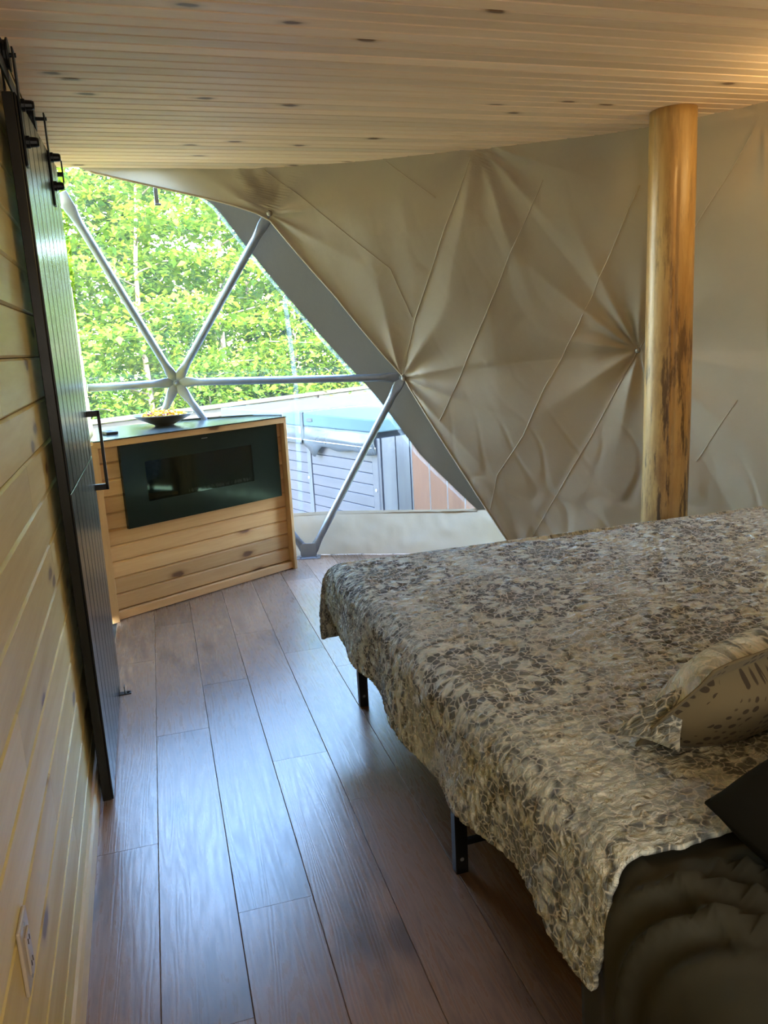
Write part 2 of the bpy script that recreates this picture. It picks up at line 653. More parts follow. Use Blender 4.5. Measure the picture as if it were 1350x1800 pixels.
# liner edge and vinyl edge: azimuth as a function of height
EDGE_Z = [0.0, 0.121, 0.67, 1.19, 1.703, 2.122, 2.17, 2.222, 2.306, 2.358, 2.5]
EDGE_A = [39.9, 38.9, 33.4, 28.3, 21.7, 15.3, 13.4, 9.7, 1.8, -4.0, -9.0]
PVC_Z = [0.287, 0.674, 1.10, 2.203, 2.367, 2.5]
PVC_A = [35.7, 29.6, 24.7, 9.6, 5.1, 1.0]
SKIRT_Z = 0.295

# ------------------------------------------------------------------ floor
sub = pymesh('floor', [pol(a, 3.52, -0.013) for a in range(0, 360, 8)], [tuple(range(45))])
floor = mesh_obj('floor', sub, M_dark)
tag(floor, kind='structure')
frot = -math.radians(1.289)
floor_axis = bpy.data.objects.new('planking', None)
ROW_W = 0.1965
row0 = -0.135
joints = {0: [2.225, 3.72], 1: [2.92, 4.2], 2: [1.842, 3.33], 3: [2.572, 3.9], 4: [2.24, 3.55], 5: [2.03, 3.3]}
prof_h = 0.012
for r in range(-2, 18):
    x0 = row0 + (r - 1) * ROW_W + 0.0006
    x1 = x0 + ROW_W - 0.0012
    js = joints.get(r)
    start = js[0] if js else random.uniform(1.6, 3.0)
    start2 = (js[1] - js[0]) if js else 1.42
    cuts = [start - 1.42 * k for k in range(1, 4)][::-1] + [start] + [start + 1.42 * k if not js else start + start2 + 1.42 * (k - 1) for k in range(1, 4)]
    # chord of the dome circle for this row, in plank coordinates
    cxr = CX * math.cos(-frot) - CY * math.sin(-frot)
    cyr = CX * math.sin(-frot) + CY * math.cos(-frot)
    dx = max(abs(x0 - cxr), abs(x1 - cxr))
    if dx > 3.40:
        continue
    half = math.sqrt(3.47 ** 2 - dx * dx)
    lo, hi = cyr - half, cyr + half
    lo = max(lo, -0.35)
    for a, b in zip(cuts, cuts[1:]):
        a, b = max(a, lo), min(b, hi)
        if b - a < 0.05:
            continue
        m = 0.0012
        L = b - a - 0.0012
        W = x1 - x0
        if x1 < WX - 0.02:
            continue
        bm = prism([(-W / 2, -prof_h), (W / 2, -prof_h), (W / 2, -m), (W / 2 - m, 0), (-W / 2 + m, 0), (-W / 2, -m)], 1, -L / 2, L / 2)
        # prism puts the profile on (x, z): reorder happens through axis=1
        pl = mesh_obj('plank', bm, M_floor, floor)
        cxm, cym = (x0 + x1) / 2, (a + b) / 2
        pl.location = (cxm * math.cos(frot) - cym * math.sin(frot), cxm * math.sin(frot) + cym * math.cos(frot), 0)
        pl.rotation_euler = (0, 0, frot)

# ------------------------------------------------------------------ ceiling
ceil_r = 2.70
bk = pymesh('ceiling', [pol(a, 2.73 + swell(a) * 0.96, CEIL + 0.022) for a in range(0, 360, 6)], [tuple(range(60))])
ceiling = tag(mesh_obj('ceiling', bk, M_ceilgap), kind='structure')
PITCH = 0.0704
# outline of the board ceiling where it meets the liner, as X over Y from the dome axis
_az = np.radians(np.linspace(178, 2, 120))
_rr = np.array([ceil_r + swell(math.degrees(q)) * 0.96 for q in _az])
CEIL_Y, CEIL_X = _rr * np.cos(_az), _rr * np.sin(_az)
for k in range(-47, 34):
    y0 = 2.511 + k * PITCH
    y1 = y0 + PITCH
    ym = max(abs(y0 - CY), abs(y1 - CY))
    if ym > ceil_r - 0.05:
        continue
    def xe(y):
        return CX + float(np.interp(y - CY, CEIL_Y, CEIL_X))
    g, ch = 0.0028, 0.0035
    yc = (y0 + y1) / 2
    P = [(-PITCH / 2 + g, 0.018), (-PITCH / 2 + g, ch), (-PITCH / 2 + g + ch, 0), (PITCH / 2 - g - ch, 0), (PITCH / 2 - g, ch), (PITCH / 2 - g, 0.018)]
    bm = prism(P, 0, WX + 0.002, lambda p, yc=yc: xe(yc + p[0]))
    mesh_obj('board', bm, M_ceil, ceiling, loc=(0, yc, CEIL))

# ------------------------------------------------------------------ left wall
def wall_end(z):
    s = math.sqrt(max(0.01, (sph(z) - 0.055) ** 2 - (WX - CX) ** 2))
    return CY + s
wb = box_bm(0.05, 5.4, CEIL + 0.02, (WX - 0.062, 1.35, CEIL / 2))
wall_left = tag(mesh_obj('wall_left', wb, M_dark), kind='structure')
zw = 1.179 - 0.127 * 9
row = 0
while zw < CEIL - 0.01:
    z0, z1 = max(zw, 0.002), min(zw + 0.127, CEIL - 0.002)
    if z1 - z0 > 0.01:
        h = z1 - z0
        c = 0.007
        P = [(-0.02, 0.001), (-c, 0.001), (0, c), (0, h - c), (-c, h - 0.001), (-0.02, h - 0.001)]
        yend = wall_end((z0 + z1) / 2)
        cut = -1.2 + (row * 0.83) % 1.9
        ys = [-1.25] + [cut + 2.35 * i for i in range(3) if -1.0 < cut + 2.35 * i < yend - 0.2] + [yend]
        for a, b in zip(ys, ys[1:]):
            mesh_obj('plank', prism(P, 1, a + 0.0008 - (a + b) / 2, b - 0.0008 - (a + b) / 2), M_wall, wall_left, loc=(WX, (a + b) / 2, z0))
    zw += 0.127
    row += 1
bb = prism([(0, 0.002), (0.014, 0.002), (0.014, 0.075), (0.008, 0.088), (0, 0.088)], 1, -1.2, 4.3)
tag(mesh_obj('baseboard_left', bb, M_base, loc=(WX, 0, 0)), kind='structure')
hb = box_bm(0.016, 2.2, 0.13, (WX + 0.0085, 3.0, 2.215), 0.002)
tag(mesh_obj('trim_1', hb, M_base), kind='structure')

# ------------------------------------------------------------------ liner (tan inner cloth)
hubs = [(Hn[k], 1.0) for k in range(0, 6)] + [(Nn[k], 0.9 if k < 2 else 0.7) for k in range(-1, 5)] + [(Bn[k], 0.6) for k in range(0, 5)]


def liner_disp(P, azd, z):
    out = 0.0
    for i, (h, w) in enumerate(hubs):
        dx = math.radians(azd) * 3.3 - math.atan2(h.x - CX, h.y - CY) * 3.3
        dz = (z - h.z)
        d = math.hypot(dx, dz)
        if d > 1.5:
            continue
        ang = math.atan2(dz, dx)
        g = math.exp(-d / 0.42) * min(1.0, d / 0.10)
        s = math.sin(ang * 5 + i * 1.7 + 0.8 * math.sin(ang * 2 + i))
        out += w * 0.016 * g * (abs(s) * 2.6 - 1.3)
        if w != 0.7:
            out += w * 0.022 * math.exp(-(d / 0.09) ** 2)
    # tension folds drifting down to the right, and small crumples near the hem
    q = Vector((math.radians(azd) * 3.3, z, 0))
    diag = Vector((q.x * 0.75 + q.y * 0.45, (q.y - q.x * 1.3) * 0.22, 3.1))
    out += 0.022 * noise.noise(diag * 2.6)
    cr = noise.noise(q * 5.5 + Vector((9, 4, 0)))
    crs = 1.0 - abs(noise.noise(Vector((q.x * 5.6 + q.y * 1.5, q.y * 2.6, 1.0)))) * 6.5
    out += 0.004 * cr + 0.010 * max(0.0, crs) * (0.16 + 0.84 * max(0.0, min(1.0, (0.95 - z) / 0.6)))
    return out


def shell_grid(rows, cols_of_row, off, disp=None, bulge=0.25):
    verts, uvs = [], []
    ncol = None
    for z in rows:
        cs = cols_of_row(z)
        ncol = len(cs)
        for a in cs:
            r = shell_r(a, z, bulge) + off
            if disp:
                r += disp(None, a, z)
            verts.append(pol(a, r, z))
            uvs.append((a * 0.058, z))
    faces = []
    nr = len(rows)
    for i in range(nr - 1):
        for j in range(ncol - 1):
            p = i * ncol + j
            faces.append((p, p + 1, p + ncol + 1, p + ncol))
    return verts, faces, uvs


rows = list(np.linspace(0.004, 2.0, 170)) + list(np.linspace(2.012, 2.46, 42))
def liner_cols(z):
    e = interp(z, EDGE_Z, EDGE_A)
    return list(np.linspace(e, 74, 240)) + list(np.linspace(76, 191, 56))
lv, lf, lu = shell_grid(rows, liner_cols, -0.045, liner_disp, 0.10)
wall_right = tag(mesh_obj('wall_right', pymesh('wall_right', lv, lf, lu), M_liner, smooth=True), kind='structure')
LINER = BVHTree.FromPolygons([tuple(v) for v in lv], lf)


def on_liner(azd, z, lift=0.0):
    a = math.radians(azd)
    d = Vector((math.sin(a), math.cos(a), 0))
    hit = LINER.ray_cast(Vector((CX, CY, z)), d)
    r = hit[3] if hit[0] is not None else shell_r(azd, z) - 0.045
    return pol(azd, r - lift, z)


def seam_line(path, rad=0.0026, n=14, parent=None, name='seam', lift=0.001, wig=0.0, mat=None):
    pts = []
    for (a0, z0), (a1, z1) in zip(path, path[1:]):
        for i in range(n):
            t = i / n
            pts.append(on_liner(a0 + (a1 - a0) * t + wig * random.uniform(-1, 1), z0 + (z1 - z0) * t, lift))
    pts.append(on_liner(*path[-1], lift))
    return mesh_obj(name, tube_bm(pts, rad, 6), mat or M_seam, parent or wall_right, smooth=True)


for path in ([(28.2, 1.19), (30.6, 1.542), (35.4, 2.021), (39.0, 2.34)],
             [(52.5, 1.28), (48.2, 0.802), (41.7, 0.132)],
             [(52.9, 1.31), (58.5, 1.842), (66.2, 2.315)],
             [(46.0, 2.195), (41.3, 1.803), (36.1, 1.311), (32.3, 0.91)],
             [(55.0, 2.118), (49.9, 1.667), (43.7, 1.092), (41.4, 0.808), (38.3, 0.55), (37.4, 0.321)],
             [(15.6, 2.35), (19.3, 2.225), (25.8, 1.946), (28.6, 1.824), (30.3, 1.55)],
             [(29.6, 2.35), (34.6, 2.162)],
             [(61.6, 1.005), (57.9, 0.649)]):
    seam_line(path)
# rolled hem along the free edge beside the window
hz = list(np.linspace(0.02, 2.355, 60))
hem_pts = [on_liner(interp(z, EDGE_Z, EDGE_A) + 0.12, z, 0.004) for z in hz]
mesh_obj('hem', tube_bm(hem_pts, 0.006, 6), M_seam, wall_right, smooth=True)
M_button = simple('lacing_button', (0.30, 0.26, 0.2), 0.35, 0.5)
for (a, z) in ((15.55, 2.150), (28.45, 1.183), (52.7, 1.292)):
    p = on_liner(a, z, 0.014)
    d = (Vector((CX, CY, z)) - p).normalized()
    bm = lathe_bm([(0, 0.020), (0.010, 0.018), (0.016, 0.011), (0.017, 0.004), (0.012, 0.0), (0.0, -0.002)], 14)
    o = mesh_obj('lacing_button', bm, M_button, wall_right, smooth=True, loc=p)
    o.rotation_euler = d.to_track_quat('Z', 'Y').to_euler()
    cord = []
    for i in range(9):
        t = i / 8 * 2 * PI * 1.2
        cord.append(p + Vector((0.010 * math.cos(t), 0, 0.016 + 0.011 * math.sin(t))) + d * 0.004)
    mesh_obj('cord', tube_bm(cord, 0.0022, 6), M_seam, wall_right, smooth=True)

# ------------------------------------------------------------------ outer cover, vinyl window and skirt
rows_o = list(np.linspace(SKIRT_Z, 2.0, 40)) + list(np.linspace(2.04, 2.7, 16))
def outer_cols(z):
    e = interp(z, PVC_Z, PVC_A)
    return list(np.linspace(e, 60, 46)) + list(np.linspace(63, 193, 42))
ov, of_, ou = shell_grid(rows_o, outer_cols, 0.055)
wall_front = tag(mesh_obj('wall_front', pymesh('wall_front', ov, of_, ou), M_outer, smooth=True), kind='structure')
# upper dome over the loft
rows_t = list(np.linspace(2.7, CZ + RAD - 0.0002, 14))
tv, tf, tu = shell_grid(rows_t, lambda z: list(np.linspace(-13, 193, 60)), 0.055)
mesh_obj('upper_cover', pymesh('upper_cover', tv, tf, tu), M_outer, wall_front, smooth=True)


def skirt_disp(_, a, z):
    t = max(0.0, min(1.0, (SKIRT_Z - z) / SKIRT_Z))
    return 0.020 * noise.noise(Vector((a * 0.11, z * 2.0, 3))) + 0.014 * noise.noise(Vector((a * 0.35, z * 7, 8))) + 0.006 * noise.noise(Vector((a * 1.2, z * 12, 2))) - 0.010 * t
sv, sf, su = shell_grid(list(np.linspace(0.003, SKIRT_Z, 22)), lambda z: list(np.linspace(-7, 48, 150)) + list(np.linspace(50, 193, 60)), 0.05, skirt_disp)
mesh_obj('skirt', pymesh('skirt', sv, sf, su), M_skirt, wall_front, smooth=True)
# welded band where skirt and window meet
wv, wf, wu = shell_grid([SKIRT_Z - 0.012, SKIRT_Z + 0.012], lambda z: list(np.linspace(-6, 35.6, 60)), 0.044)
mesh_obj('skirt_band', pymesh('skirt_band', wv, wf, wu), M_skirt, wall_front, smooth=True)
window_1 = tag(bpy.data.objects.new('window_1', None), kind='structure')
COL.objects.link(window_1)
def pvc_cols(z):
    e = interp(z, PVC_Z, PVC_A)
    return list(np.linspace(-6.2, e, 44))
def pvc_disp(_, a, z):
    return 0.006 * noise.noise(Vector((a * 0.12, z * 1.5, 1)))
gv, gf, gu = shell_grid(rows_o[:54], pvc_cols, 0.055, pvc_disp)
mesh_obj('vinyl_pane', pymesh('vinyl_pane', gv, gf, gu), M_pvc, window_1, smooth=True)
zz = list(np.linspace(SKIRT_Z, 1.70, 30))
gv, gf, gu = shell_grid(zz, lambda z: [interp(z, [0.3, 1.2, 1.9], [15.5, 16.2, 15.9]) + d for d in (-0.26, 0.0, 0.26)], 0.048)
mesh_obj('weld_strip', pymesh('weld_strip', gv, gf, gu), M_weld, window_1, smooth=True)
zz = list(np.linspace(0.30, 2.3, 40))
gv, gf, gu = shell_grid(zz, lambda z: [interp(z, PVC_Z, PVC_A) + d for d in (-0.5, -0.2, 0.1)], 0.047)
mesh_obj('edge_weld', pymesh('edge_weld', gv, gf, gu), M_weld, window_1, smooth=True)

# ------------------------------------------------------------------ dome struts
frame = thing('dome_frame', 'galvanised steel tube struts bolted into a star in front of the clear window', 'dome frame')


def strut(a, b, cut=None, trim=0.0):
    a, b = Vector(a), Vector(b)
    L = (b - a).length
    if cut is not None:
        b = a + (b - a) * cut
    d = (b - a)
    Lb = d.length
    d.normalize()
    R = 0.0235
    ts = [-0.018, 0.05, 0.075, 0.11, 0.15, L / 2]
    pts, fl = [], []
    for t in ts:
        pts.append(a + d * t)
        k = 0 if t < 0.08 else min(1.0, (t - 0.07) / 0.07)
        fl.append((1.35 - 0.35 * k, 0.25 + 0.75 * k))
    if cut is None:
        for t in (L - 0.15, L - 0.11, L - 0.075, L - 0.05, L + 0.018):
            pts.append(a + d * t)
            k = 0 if L - t < 0.08 else min(1.0, (L - t - 0.07) / 0.07)
            fl.append((1.35 - 0.35 * k, 0.25 + 0.75 * k))
    else:
        pts[-1] = b
    # orient the flattened ends tangent to the dome
    bm = bmesh.new()
    mid = (a + b) / 2
    nrm = (mid - Vector((CX, CY, CZ))).normalized()
    x = d.cross(nrm).normalized()
    y = x.cross(d).normalized()
    seg = 16
    rings = []
    for p, (fa, fb) in zip(pts, fl):
        rings.append([bm.verts.new(p + x * (R * fa * math.cos(2 * PI * k / seg)) + y * (R * fb * math.sin(2 * PI * k / seg))) for k in range(seg)])
    for p, q in zip(rings, rings[1:]):
        for k in range(seg):
            bm.faces.new((p[k], p[(k + 1) % seg], q[(k + 1) % seg], q[k]))
    bm.faces.new(rings[0][::-1])
    bm.faces.new(rings[-1])
    return mesh_obj('strut', bm, M_steel, frame, smooth=True)


strut(Hn[0], Hn[1])
t_cut = (Hn[0].x - (WX + 0.006)) / (Hn[0].x - Hn[-1].x)
strut(Hn[0], Hn[-1], t_cut)
strut(Hn[0], Nn[-1])
strut(Hn[0], Nn[0])
t_cut = (Hn[0].x - (WX + 0.006)) / (Hn[0].x - Bn[-1].x)
strut(Hn[0], Bn[-1], min(t_cut, 0.97))
strut(Hn[0], Bn[0])
strut(Hn[1], Bn[0])
for h in (Hn[0], Hn[1], Nn[0]):
    d = (Vector((CX, CY, CZ)) - h).normalized()
    bm = bmesh.new()
    lathe_bm([(0, 0.034), (0.006, 0.033), (0.007, 0.022), (0.013, 0.021), (0.013, 0.012), (0.019, 0.011), (0.019, 0.006), (0.0, 0.006)], 12, bm=bm)
    o = mesh_obj('bolt', bm, M_steel, frame, loc=h)
    o.rotation_euler = d.to_track_quat('Z', 'Y').to_euler()
# floor plate at the foot of the two visible struts
pl = bmesh.new()
box_bm(0.16, 0.09, 0.006, (0, 0, 0.003), 0.001, 1, pl)
box_bm(0.11, 0.006, 0.10, (0, 0.0, 0.05), 0.001, 1, pl)
for sx in (-0.055, 0.055):
    tube_bm([(sx, -0.03, 0.004), (sx, -0.03, 0.016)], 0.008, 6, pl)
o = mesh_obj('base_plate', pl, M_steel, frame, loc=Bn[0] + Vector((-0.012, -0.025, 0)))
o.rotation_euler = (0, 0, -math.radians(16))
hk = bmesh.new()
box_bm(0.022, 0.004, 0.085, (0, 0, -0.02), 0.001, 1, hk)
box_bm(0.034, 0.012, 0.010, (0.004, -0.004, -0.064), 0.002, 1, hk)
hp = (Nn[-1] * 0.56 + Nn[0] * 0.44)
o = mesh_obj('cable_clip', hk, M_steel, frame, loc=hp + Vector((0, -0.028, 0.06)))

# ------------------------------------------------------------------ log post
def log_mat():
    t = NT('peeled_log')
    v = t.coord()
    vg = t.vmath('MULTIPLY', v, (1, 1, 0.10))
    g = t.noise(vg, 26, 4, 0.65, 0.6)
    pat = t.noise(t.vmath('MULTIPLY', v, (1, 1, 0.30)), 8.5, 5, 0.7)
    c = t.mix(t.maprange(g, 0.3, 0.7), (0.56, 0.345, 0.125), (0.38, 0.205, 0.065))
    sz = t.n('ShaderNodeSeparateXYZ')
    t.link(v, sz.inputs[0])
    low = t.maprange(sz.outputs[2], 1.0, 2.1, 1.0, 0.25)          # bark stains thicken toward the foot
    c = t.mix(t.math('MULTIPLY', t.maprange(pat, 0.50, 0.66, 0.0, 0.75), low), c, (0.24, 0.115, 0.045))
    pat2 = t.noise(t.vmath('MULTIPLY', v, (1, 1, 0.13)), 24, 5, 0.7)
    c = t.mix(t.math('MULTIPLY', t.maprange(pat2, 0.515, 0.60, 0.0, 0.9), low), c, (0.075, 0.042, 0.024))
    return t.done(t.bsdf(c, t.maprange(g, 0, 1, 0.3, 0.5), spec=0.4, normal=t.bump(g, 0.25, 0.006)))
M_log = log_mat()
post = thing('log_post', 'peeled golden log post streaked with dark bark stains behind the bed foot', 'post', (2.435, 3.265, 0))
bm = bmesh.new()
seg, nz = 96, 60
rings = []
for i in range(nz + 1):
    z = i / nz * (CEIL - 0.001)
    rad0 = 0.112 - 0.010 * z / CEIL
    ring = []
    for k in range(seg):
        a = 2 * PI * k / seg
        rr = rad0 + 0.004 * noise.noise(Vector((math.cos(a) * 1.5, math.sin(a) * 1.5, z * 1.3)))
        da = (a - math.radians(246) + PI) % (2 * PI) - PI          # drying crack facing the room
        if z < 2.1:
            rr -= 0.012 * max(0.0, 1 - abs(da) / 0.08)
        ring.append(bm.verts.new((rr * math.cos(a), rr * math.sin(a), z)))
    rings.append(ring)
for p, q in zip(rings, rings[1:]):
    for k in range(seg):
        bm.faces.new((p[k], p[(k + 1) % seg], q[(k + 1) % seg], q[k]))
bm.faces.new(rings[-1])
bm.faces.new(rings[0][::-1])
mesh_obj('log', bm, M_log, post, smooth=True)
M_crack = simple('crack_shadow', (0.03, 0.015, 0.008), 0.9)
a = math.radians(246)
cb = tube_bm([(0.1005 * math.cos(a), 0.1005 * math.sin(a), 0.02), (0.096 * math.cos(a), 0.096 * math.sin(a), 1.0), (0.0935 * math.cos(a), 0.0935 * math.sin(a), 1.6)], [0.0034, 0.0034, 0.0010], 6)
mesh_obj('drying_crack', cb, M_crack, post)

# ------------------------------------------------------------------ barn door on the left wall
DY0, DY1, DZ0, DZ1, DT = 2.50, 3.42, 0.016, 2.132, 0.034


def door_x(y, z):
    u = (y - DY0) / (DY1 - DY0)
    v = (z - DZ0) / (DZ1 - DZ0)
    return (-0.214 * (1 - v) - 0.216 * v) * (1 - u) + (-0.203 * (1 - v) - 0.186 * v) * u


def door_part(name, y0, y1, z0, z1, x0, x1, mat, parent, bev=0.0, taper=None):
    bm = box_bm(x1 - x0, y1 - y0, z1 - z0, ((x0 + x1) / 2, (y0 + y1) / 2, (z0 + z1) / 2), bev, 1)
    for v in bm.verts:
        v.co.x += door_x(v.co.y, v.co.z)
    return mesh_obj(name, bm, mat, parent)


door = thing('barn_door', 'black grooved sliding barn door hanging in front of the pine left wall', 'door')
door_part('core', DY0, DY1, DZ0, DZ1, -DT, -0.006, M_black, door, 0.002)
nb = 8
bw = (DY1 - DY0) / nb
seam_z = 1.03
for zz0, zz1 in ((DZ0, seam_z - 0.002), (seam_z + 0.002, DZ1)):
    for i in range(nb):
        door_part('board', DY0 + i * bw + 0.0045, DY0 + (i + 1) * bw - 0.0045, zz0, zz1, -0.006, 0.0, M_black, door, 0.0018)
# pull handle near the far edge
HB = -0.150
for z in (1.20, 0.902):
    xx = door_x(3.40, z)
    mesh_obj('standoff', box_bm(HB - xx + 0.006, 0.016, 0.024, ((HB + xx) / 2, 3.40, z), 0.002), M_iron, door)
mesh_obj('pull_bar', box_bm(0.012, 0.016, 0.322, (HB, 3.40, 1.051), 0.002), M_iron, door)
for yc in (2.545, 3.17):
    xx = door_x(yc, 2.1)
    st = mesh_obj('hanger_strap', box_bm(0.005, 0.042, 0.30, (xx + 0.003, yc, 2.10), 0.001), M_iron, door)
    for zb in (2.115, 2.02):
        bmb = lathe_bm([(0, 0.034), (0.010, 0.033), (0.013, 0.028), (0.014, 0.010), (0.017, 0.009), (0.017, 0.0), (0, 0)], 12)
        o = mesh_obj('hanger_bolt', bmb, M_iron, st, loc=(xx + 0.005, yc + 0.02, zb))
        o.rotation_euler = (0, PI / 2, 0)
    # wheel riding the rail, and its fork
    wz = 2.236
    bmw = lathe_bm([(0, -0.010), (0.042, -0.010), (0.042, -0.006), (0.036, -0.003), (0.036, 0.003), (0.042, 0.006), (0.042, 0.010), (0, 0.010)], 24)
    o = mesh_obj('wheel', bmw, M_iron, door, loc=(-0.231, yc + 0.005, wz))
    o.rotation_euler = (0, PI / 2, 0)
    mesh_obj('fork', box_bm(0.004, 0.03, 0.16, (-0.2445, yc + 0.005, 2.185), 0.001), M_iron, door)
    mesh_obj('axle', tube_bm([(-0.247, yc + 0.005, wz), (xx + 0.010, yc + 0.005, wz)], 0.006, 8), M_iron, door)
rail = thing('door_rail', 'black flat steel rail the barn door hangs from, under the ceiling', 'rail')
mesh_obj('rail_bar', box_bm(0.006, 2.0, 0.038, (-0.231, 2.95, 2.174), 0.001), M_iron, rail)
for y in (2.1, 2.8, 3.55, 3.9):
    mesh_obj('spacer', tube_bm([(-0.256, y, 2.174), (-0.234, y, 2.174)], 0.011, 10), M_iron, rail)
for y in (2.0, 3.93):
    e = bmesh.new()
    box_bm(0.012, 0.03, 0.075, (-0.231, y, 2.195), 0.002, 1, e)
    tube_bm([(-0.225, y, 2.205), (-0.195, y, 2.205)], 0.010, 8, e)
    box_bm(0.006, 0.016, 0.09, (-0.192, y, 2.215), 0.001, 1, e)
    mesh_obj('end_stop', e, M_iron, rail)
fg = bmesh.new()
box_bm(0.05, 0.03, 0.004, (-0.185, 3.385, 0.002), 0.0005, 1, fg)
box_bm(0.004, 0.03, 0.035, (-0.186, 3.385, 0.019), 0.0005, 1, fg)
tube_bm([(-0.172, 3.385, 0.004), (-0.172, 3.385, 0.010)], 0.007, 8, fg)
tag(mesh_obj('floor_guide', fg, M_iron), 'small black floor guide at the far bottom corner of the barn door', 'door guide')

# wall outlet near the camera
M_plate = simple('cream_plastic', (0.50, 0.42, 0.33), 0.35)
out = thing('wall_outlet', 'cream outlet cover plate low on the pine left wall', 'outlet', (WX, 1.235, 0.50))
mesh_obj('cover_plate', box_bm(0.007, 0.072, 0.118, (0.0035, 0, 0), 0.003), M_plate, out)
mesh_obj('receptacle', box_bm(0.004, 0.034, 0.068, (0.0085, 0, 0), 0.0015, 1), M_plate, out)
for dz in (-0.02, 0.02):
    for dy in (-0.006, 0.006):
        mesh_obj('slot', box_bm(0.0008, 0.002, 0.009, (0.0108, dy, dz)), M_dark, out)
for dz in (-0.048, 0.048):
    o = mesh_obj('screw', lathe_bm([(0, 0.0015), (0.003, 0.001), (0.0034, 0)], 8), M_steel, out, loc=(0.007, 0, dz))
    o.rotation_euler = (0, PI / 2, 0)

# ------------------------------------------------------------------ fireplace cabinet
CA = Vector((-0.236, 4.36, 0))
CB = Vector((0.885, 4.955, 0))
ct = (CB - CA).normalized()
crot = math.atan2(ct.y, ct.x)
CW = (CB - CA).length
CH = 0.992
cab = thing('fireplace_cabinet', 'corner cabinet of knotty pine boards with a black top under the window', 'cabinet', CA, crot)
FR = 0.045       # the face frame stands proud of the board front
for nm, x0, x1, z0, z1, mat in (('side_frame', -0.036, 0.022, 0.0, CH - 0.018, M_cabv), ('side_frame', CW - 0.022, CW, 0.0, CH - 0.018, M_cabv),
                               ('top_frame', 0.0, CW, CH - 0.040, CH - 0.006, M_cab), ('bottom_frame', 0.022, CW - 0.022, 0.004, 0.048, M_cab)):
    mesh_obj(nm, box_bm(x1 - x0, FR + 0.02 if nm != 'bottom_frame' else 0.03, z1 - z0, ((x0 + x1) / 2, (FR + 0.02) / 2 if nm != 'bottom_frame' else FR - 0.010, (z0 + z1) / 2), 0.002), mat, cab)
BH = 0.0905
k = 0
z = 0.049
while z < CH - 0.045:
    z1 = min(z + BH, CH - 0.041)
    h = z1 - z
    c = 0.008
    P = [(0.015, 0.0005), (c, 0.0005), (0, c), (0, h - c), (c, h - 0.0005), (0.015, h - 0.0005)]
    bm = prism(P, 0, -(CW - 0.046) / 2, (CW - 0.046) / 2)
    mesh_obj('board', bm, M_cab, cab, loc=(CW / 2, FR, z))
    z = z1
    k += 1
# carcass and top, following the dome at the back
inv = Matrix.Rotation(-crot, 3, 'Z')
def loc_pt(p):
    return inv @ (Vector(p) - CA)
back = [(0.865, 5.03, 0), (0.70, 5.165, 0), (0.42, 5.215, 0), (0.1, 5.225, 0), (-0.248, 5.19, 0)]
tp = [Vector((0.0, -0.004, 0)), Vector((CW, -0.004, 0))] + [loc_pt(p) for p in back] + [loc_pt((-0.248, 4.40, 0))]
def slab(pts, z0, z1):
    bm = bmesh.new()
    A = [bm.verts.new((p.x, p.y, z0)) for p in pts]
    B = [bm.verts.new((p.x, p.y, z1)) for p in pts]
    for i in range(len(pts)):
        j = (i + 1) % len(pts)
        bm.faces.new((A[i], A[j], B[j], B[i]))
    bm.faces.new(A[::-1])
    bm.faces.new(B)
    return bm
M_top = simple('black_stone_top', (0.022, 0.026, 0.024), 0.22, spec=0.9)
mesh_obj('top', slab(tp, CH - 0.006, CH), M_top, cab)
carc = [Vector((0.004, FR + 0.016, 0)), Vector((CW - 0.004, FR + 0.016, 0))] + [loc_pt((p[0] * 0.985, p[1] - 0.015, 0)) for p in back]
cbm = slab(carc, 0.002, CH - 0.007)
mesh_obj('carcass', cbm, M_cab, cab)
bl = [loc_pt(p) for p in back[:4]]
mesh_obj('back_lip', tube_bm([(p.x, p.y - 0.02, CH + 0.006) for p in bl], 0.006, 6), M_top, cab)

# electric fireplace set in the front
M_fglass = simple('black_glass', (0.010, 0.016, 0.013), 0.12, spec=0.4, var=0.05)
fp = thing('electric_fireplace', 'wide black glass electric fireplace set in the knotty pine cabinet front', 'fireplace', CA, crot)
fx0, fx1, fz0, fz1 = 0.150, 1.207, 0.492, 0.951
wx0, wx1, wz0, wz1 = 0.288, 1.004, 0.622, 0.845
def fbox(name, x0, x1, z0, z1, y0, y1, mat, bev=0.0):
    return mesh_obj(name, box_bm(x1 - x0, y1 - y0, z1 - z0, ((x0 + x1) / 2, (y0 + y1) / 2, (z0 + z1) / 2), bev, 1), mat, fp)
bm = bmesh.new()
def _ring(x0, x1, z0, z1, y):
    return [bm.verts.new(p) for p in ((x0, y, z0), (x1, y, z0), (x1, y, z1), (x0, y, z1))]
fo_, fi_ = _ring(fx0, fx1, fz0, fz1, 0.022), _ring(wx0, wx1, wz0, wz1, 0.022)
bo_, bi_ = _ring(fx0, fx1, fz0, fz1, 0.044), _ring(wx0, wx1, wz0, wz1, 0.044)
for i in range(4):
    j = (i + 1) % 4
    bm.faces.new((fo_[i], fo_[j], fi_[j], fi_[i]))
    bm.faces.new((bo_[i], bo_[j], bi_[j], bi_[i]))
    bm.faces.new((fo_[i], fo_[j], bo_[j], bo_[i]))
    bm.faces.new((fi_[i], fi_[j], bi_[j], bi_[i]))
mesh_obj('bezel', bm, M_fglass, fp)
t = NT('smoked_glass')
trn = t.n('ShaderNodeBsdfTransparent'); t.val(trn.inputs[0], (0.45, 0.5, 0.48, 1))
gls = t.n('ShaderNodeBsdfGlossy'); gls.inputs['Roughness'].default_value = 0.04
lw = t.n('ShaderNodeFresnel'); lw.inputs[0].default_value = 1.5
mx = t.n('ShaderNodeMixShader')
t.link(lw.outputs[0], mx.inputs[0]); t.link(trn.outputs[0], mx.inputs[1]); t.link(gls.outputs[0], mx.inputs[2])
